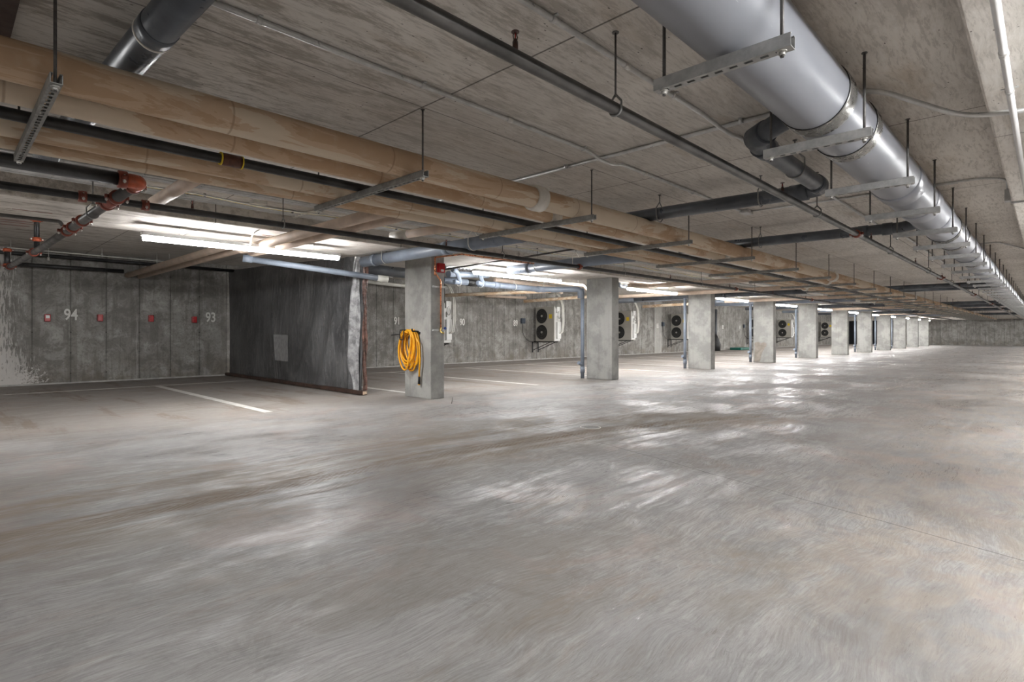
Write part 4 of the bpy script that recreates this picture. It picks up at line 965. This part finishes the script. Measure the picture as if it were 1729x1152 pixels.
# isolator switches with a whip
sw0 = None
for i_, k in enumerate((0, 2, 4)):
    loc = (15.66+5.2*k-0.55, YL, 1.46); lab = 'small dark switch box on the wall beside the condenser, %s from the left' % nth(i_)
    if sw0 is None:
        sw0 = thing('switch_box', lab, 'electrical box', loc, 'switch boxes beside the condensers')
        obj('housing', MB().cbox((-0.09, -0.09, -0.10), (0.09, 0, 0.10), 0.008), 'box', sw0)
        obj('cable_whip', MB().tube(fillet([(-0.03, -0.05, -0.1), (-0.03, -0.06, -0.5), (0.25, -0.08, -0.75), (0.6, -0.1, -0.78)], 0.3, 8), 0.012, 8), 'rod', sw0)
    else: dup(sw0, loc, lab)

# ------------------------------------------------------------------ odds and ends
t = thing('floor_drain', 'round floor drain with a pale rim in the aisle', 'drain', (4.83, 3.5, 0)); og = (4.83, 3.5, 0)
obj('rim', MB().ring((4.83, 3.5, 0.001), (0, 0, 1), 0.105, 0.006, 40, 8), 'paint', t, og)
obj('grate', MB().disc((4.83, 3.5, 0.0), (0, 0, 1), 0.1, 0.004, 36), plain('drain_grate', (0.13, 0.12, 0.11), 0.4, 0.5, 0.3, 20), t, og)
p = P(1222, 590, Z=0.0); tag(obj('green_sheet_stack', MB().cbox((p.x-1.0, YL-0.9, 0), (p.x+0.6, YL-0.25, 0.14), 0.02), 'green', None, (p.x, YL-0.6, 0)), 'low green stack on the floor against the wall beyond the third column', 'stack')
m = MB(); xx = P(1208, 585, Y=YL-0.4).x
m.tube([(xx, YL-0.45, 0.0), (xx, YL-0.45, 0.35), (xx+0.05, YL-0.4, 0.7), (xx, YL-0.42, 0.95)], [0.22, 0.25, 0.16, 0.05], 14)
tag(obj('black_bag', m, 'rubber', None, (xx, YL-0.45, 0)), 'upright black bag against the wall, half behind the third column', 'bag')
a = P(1209, 560, Y=YL-0.1); tag(obj('wall_downpipe', MB().tube([(a.x, YL-0.1, 0), (a.x, YL-0.1, 2.4)], 0.06, 12), 'pvc', None, (a.x, YL-0.1, 0)), 'black pipe down the wall just right of the third column', 'pipe')
tag(obj('wire_stub', MB().tube([(5.09, 6.1, 0), (5.10, 6.09, 0.09)], 0.004, 6), 'rod', None, (5.09, 6.1, 0)), 'short wire sticking up from the floor beside the nearest column', 'wire')
# string of cross conduits over the first stalls (thin rods seen past the lamp)
conduit('white conduit crossing from the tan pipes to the first lamp', [P(545, 358, Z=2.39), P(527, 357, Z=2.39), P(465, 375, Z=2.39), (3.0, 6.45, 2.39)], 0.013, mat='wire', R=0.05)
conduit('flexible whip feeding the first lamp', [P(452, 381, Z=2.33), P(430, 392, Y=6.45), P(424, 402, Y=6.7), P(423, 414, Y=7.05)], 0.007, mat='emt', R=0.1)
tag(obj('ceiling_box', MB().cbox((2.32, 6.0, ZA-0.04), (2.46, 6.12, ZA), 0.005), 'wire', None, (2.4, 6.06, ZA)), 'white ceiling box above the black sprinkler pipe', 'electrical box')

for k, (px, py, L_) in enumerate(((55, 357, 0.3), (8, 371, 0.45), (14, 375, 0.45), (10, 379, 0.4), (455, 398, 0.3))):
    a = P(px, py, Z=ZS-0.001)
    tag(obj('red_paint_mark', MB().box((a.x-L_/2, a.y-0.012, ZS-0.0015), (a.x+L_/2, a.y+0.012, ZS)), 'rust', None, tuple(a)),
        ['single red dash sprayed on the band at the left, above the cross main', 'uppermost of three red dashes at the left picture edge', 'middle of three red dashes at the left picture edge', 'lowest of three red dashes at the left picture edge', 'red dash on the white band above the first lamp'][k], 'paint mark')

tag(obj('formwork_board', MB().cbox((-1.2, 2.95, ZA-0.028), (0.245, 4.9, ZA), 0.004), 'wood', None, (0, 3.5, ZA)), 'dark timber board left on the ceiling in the top left corner', 'board')
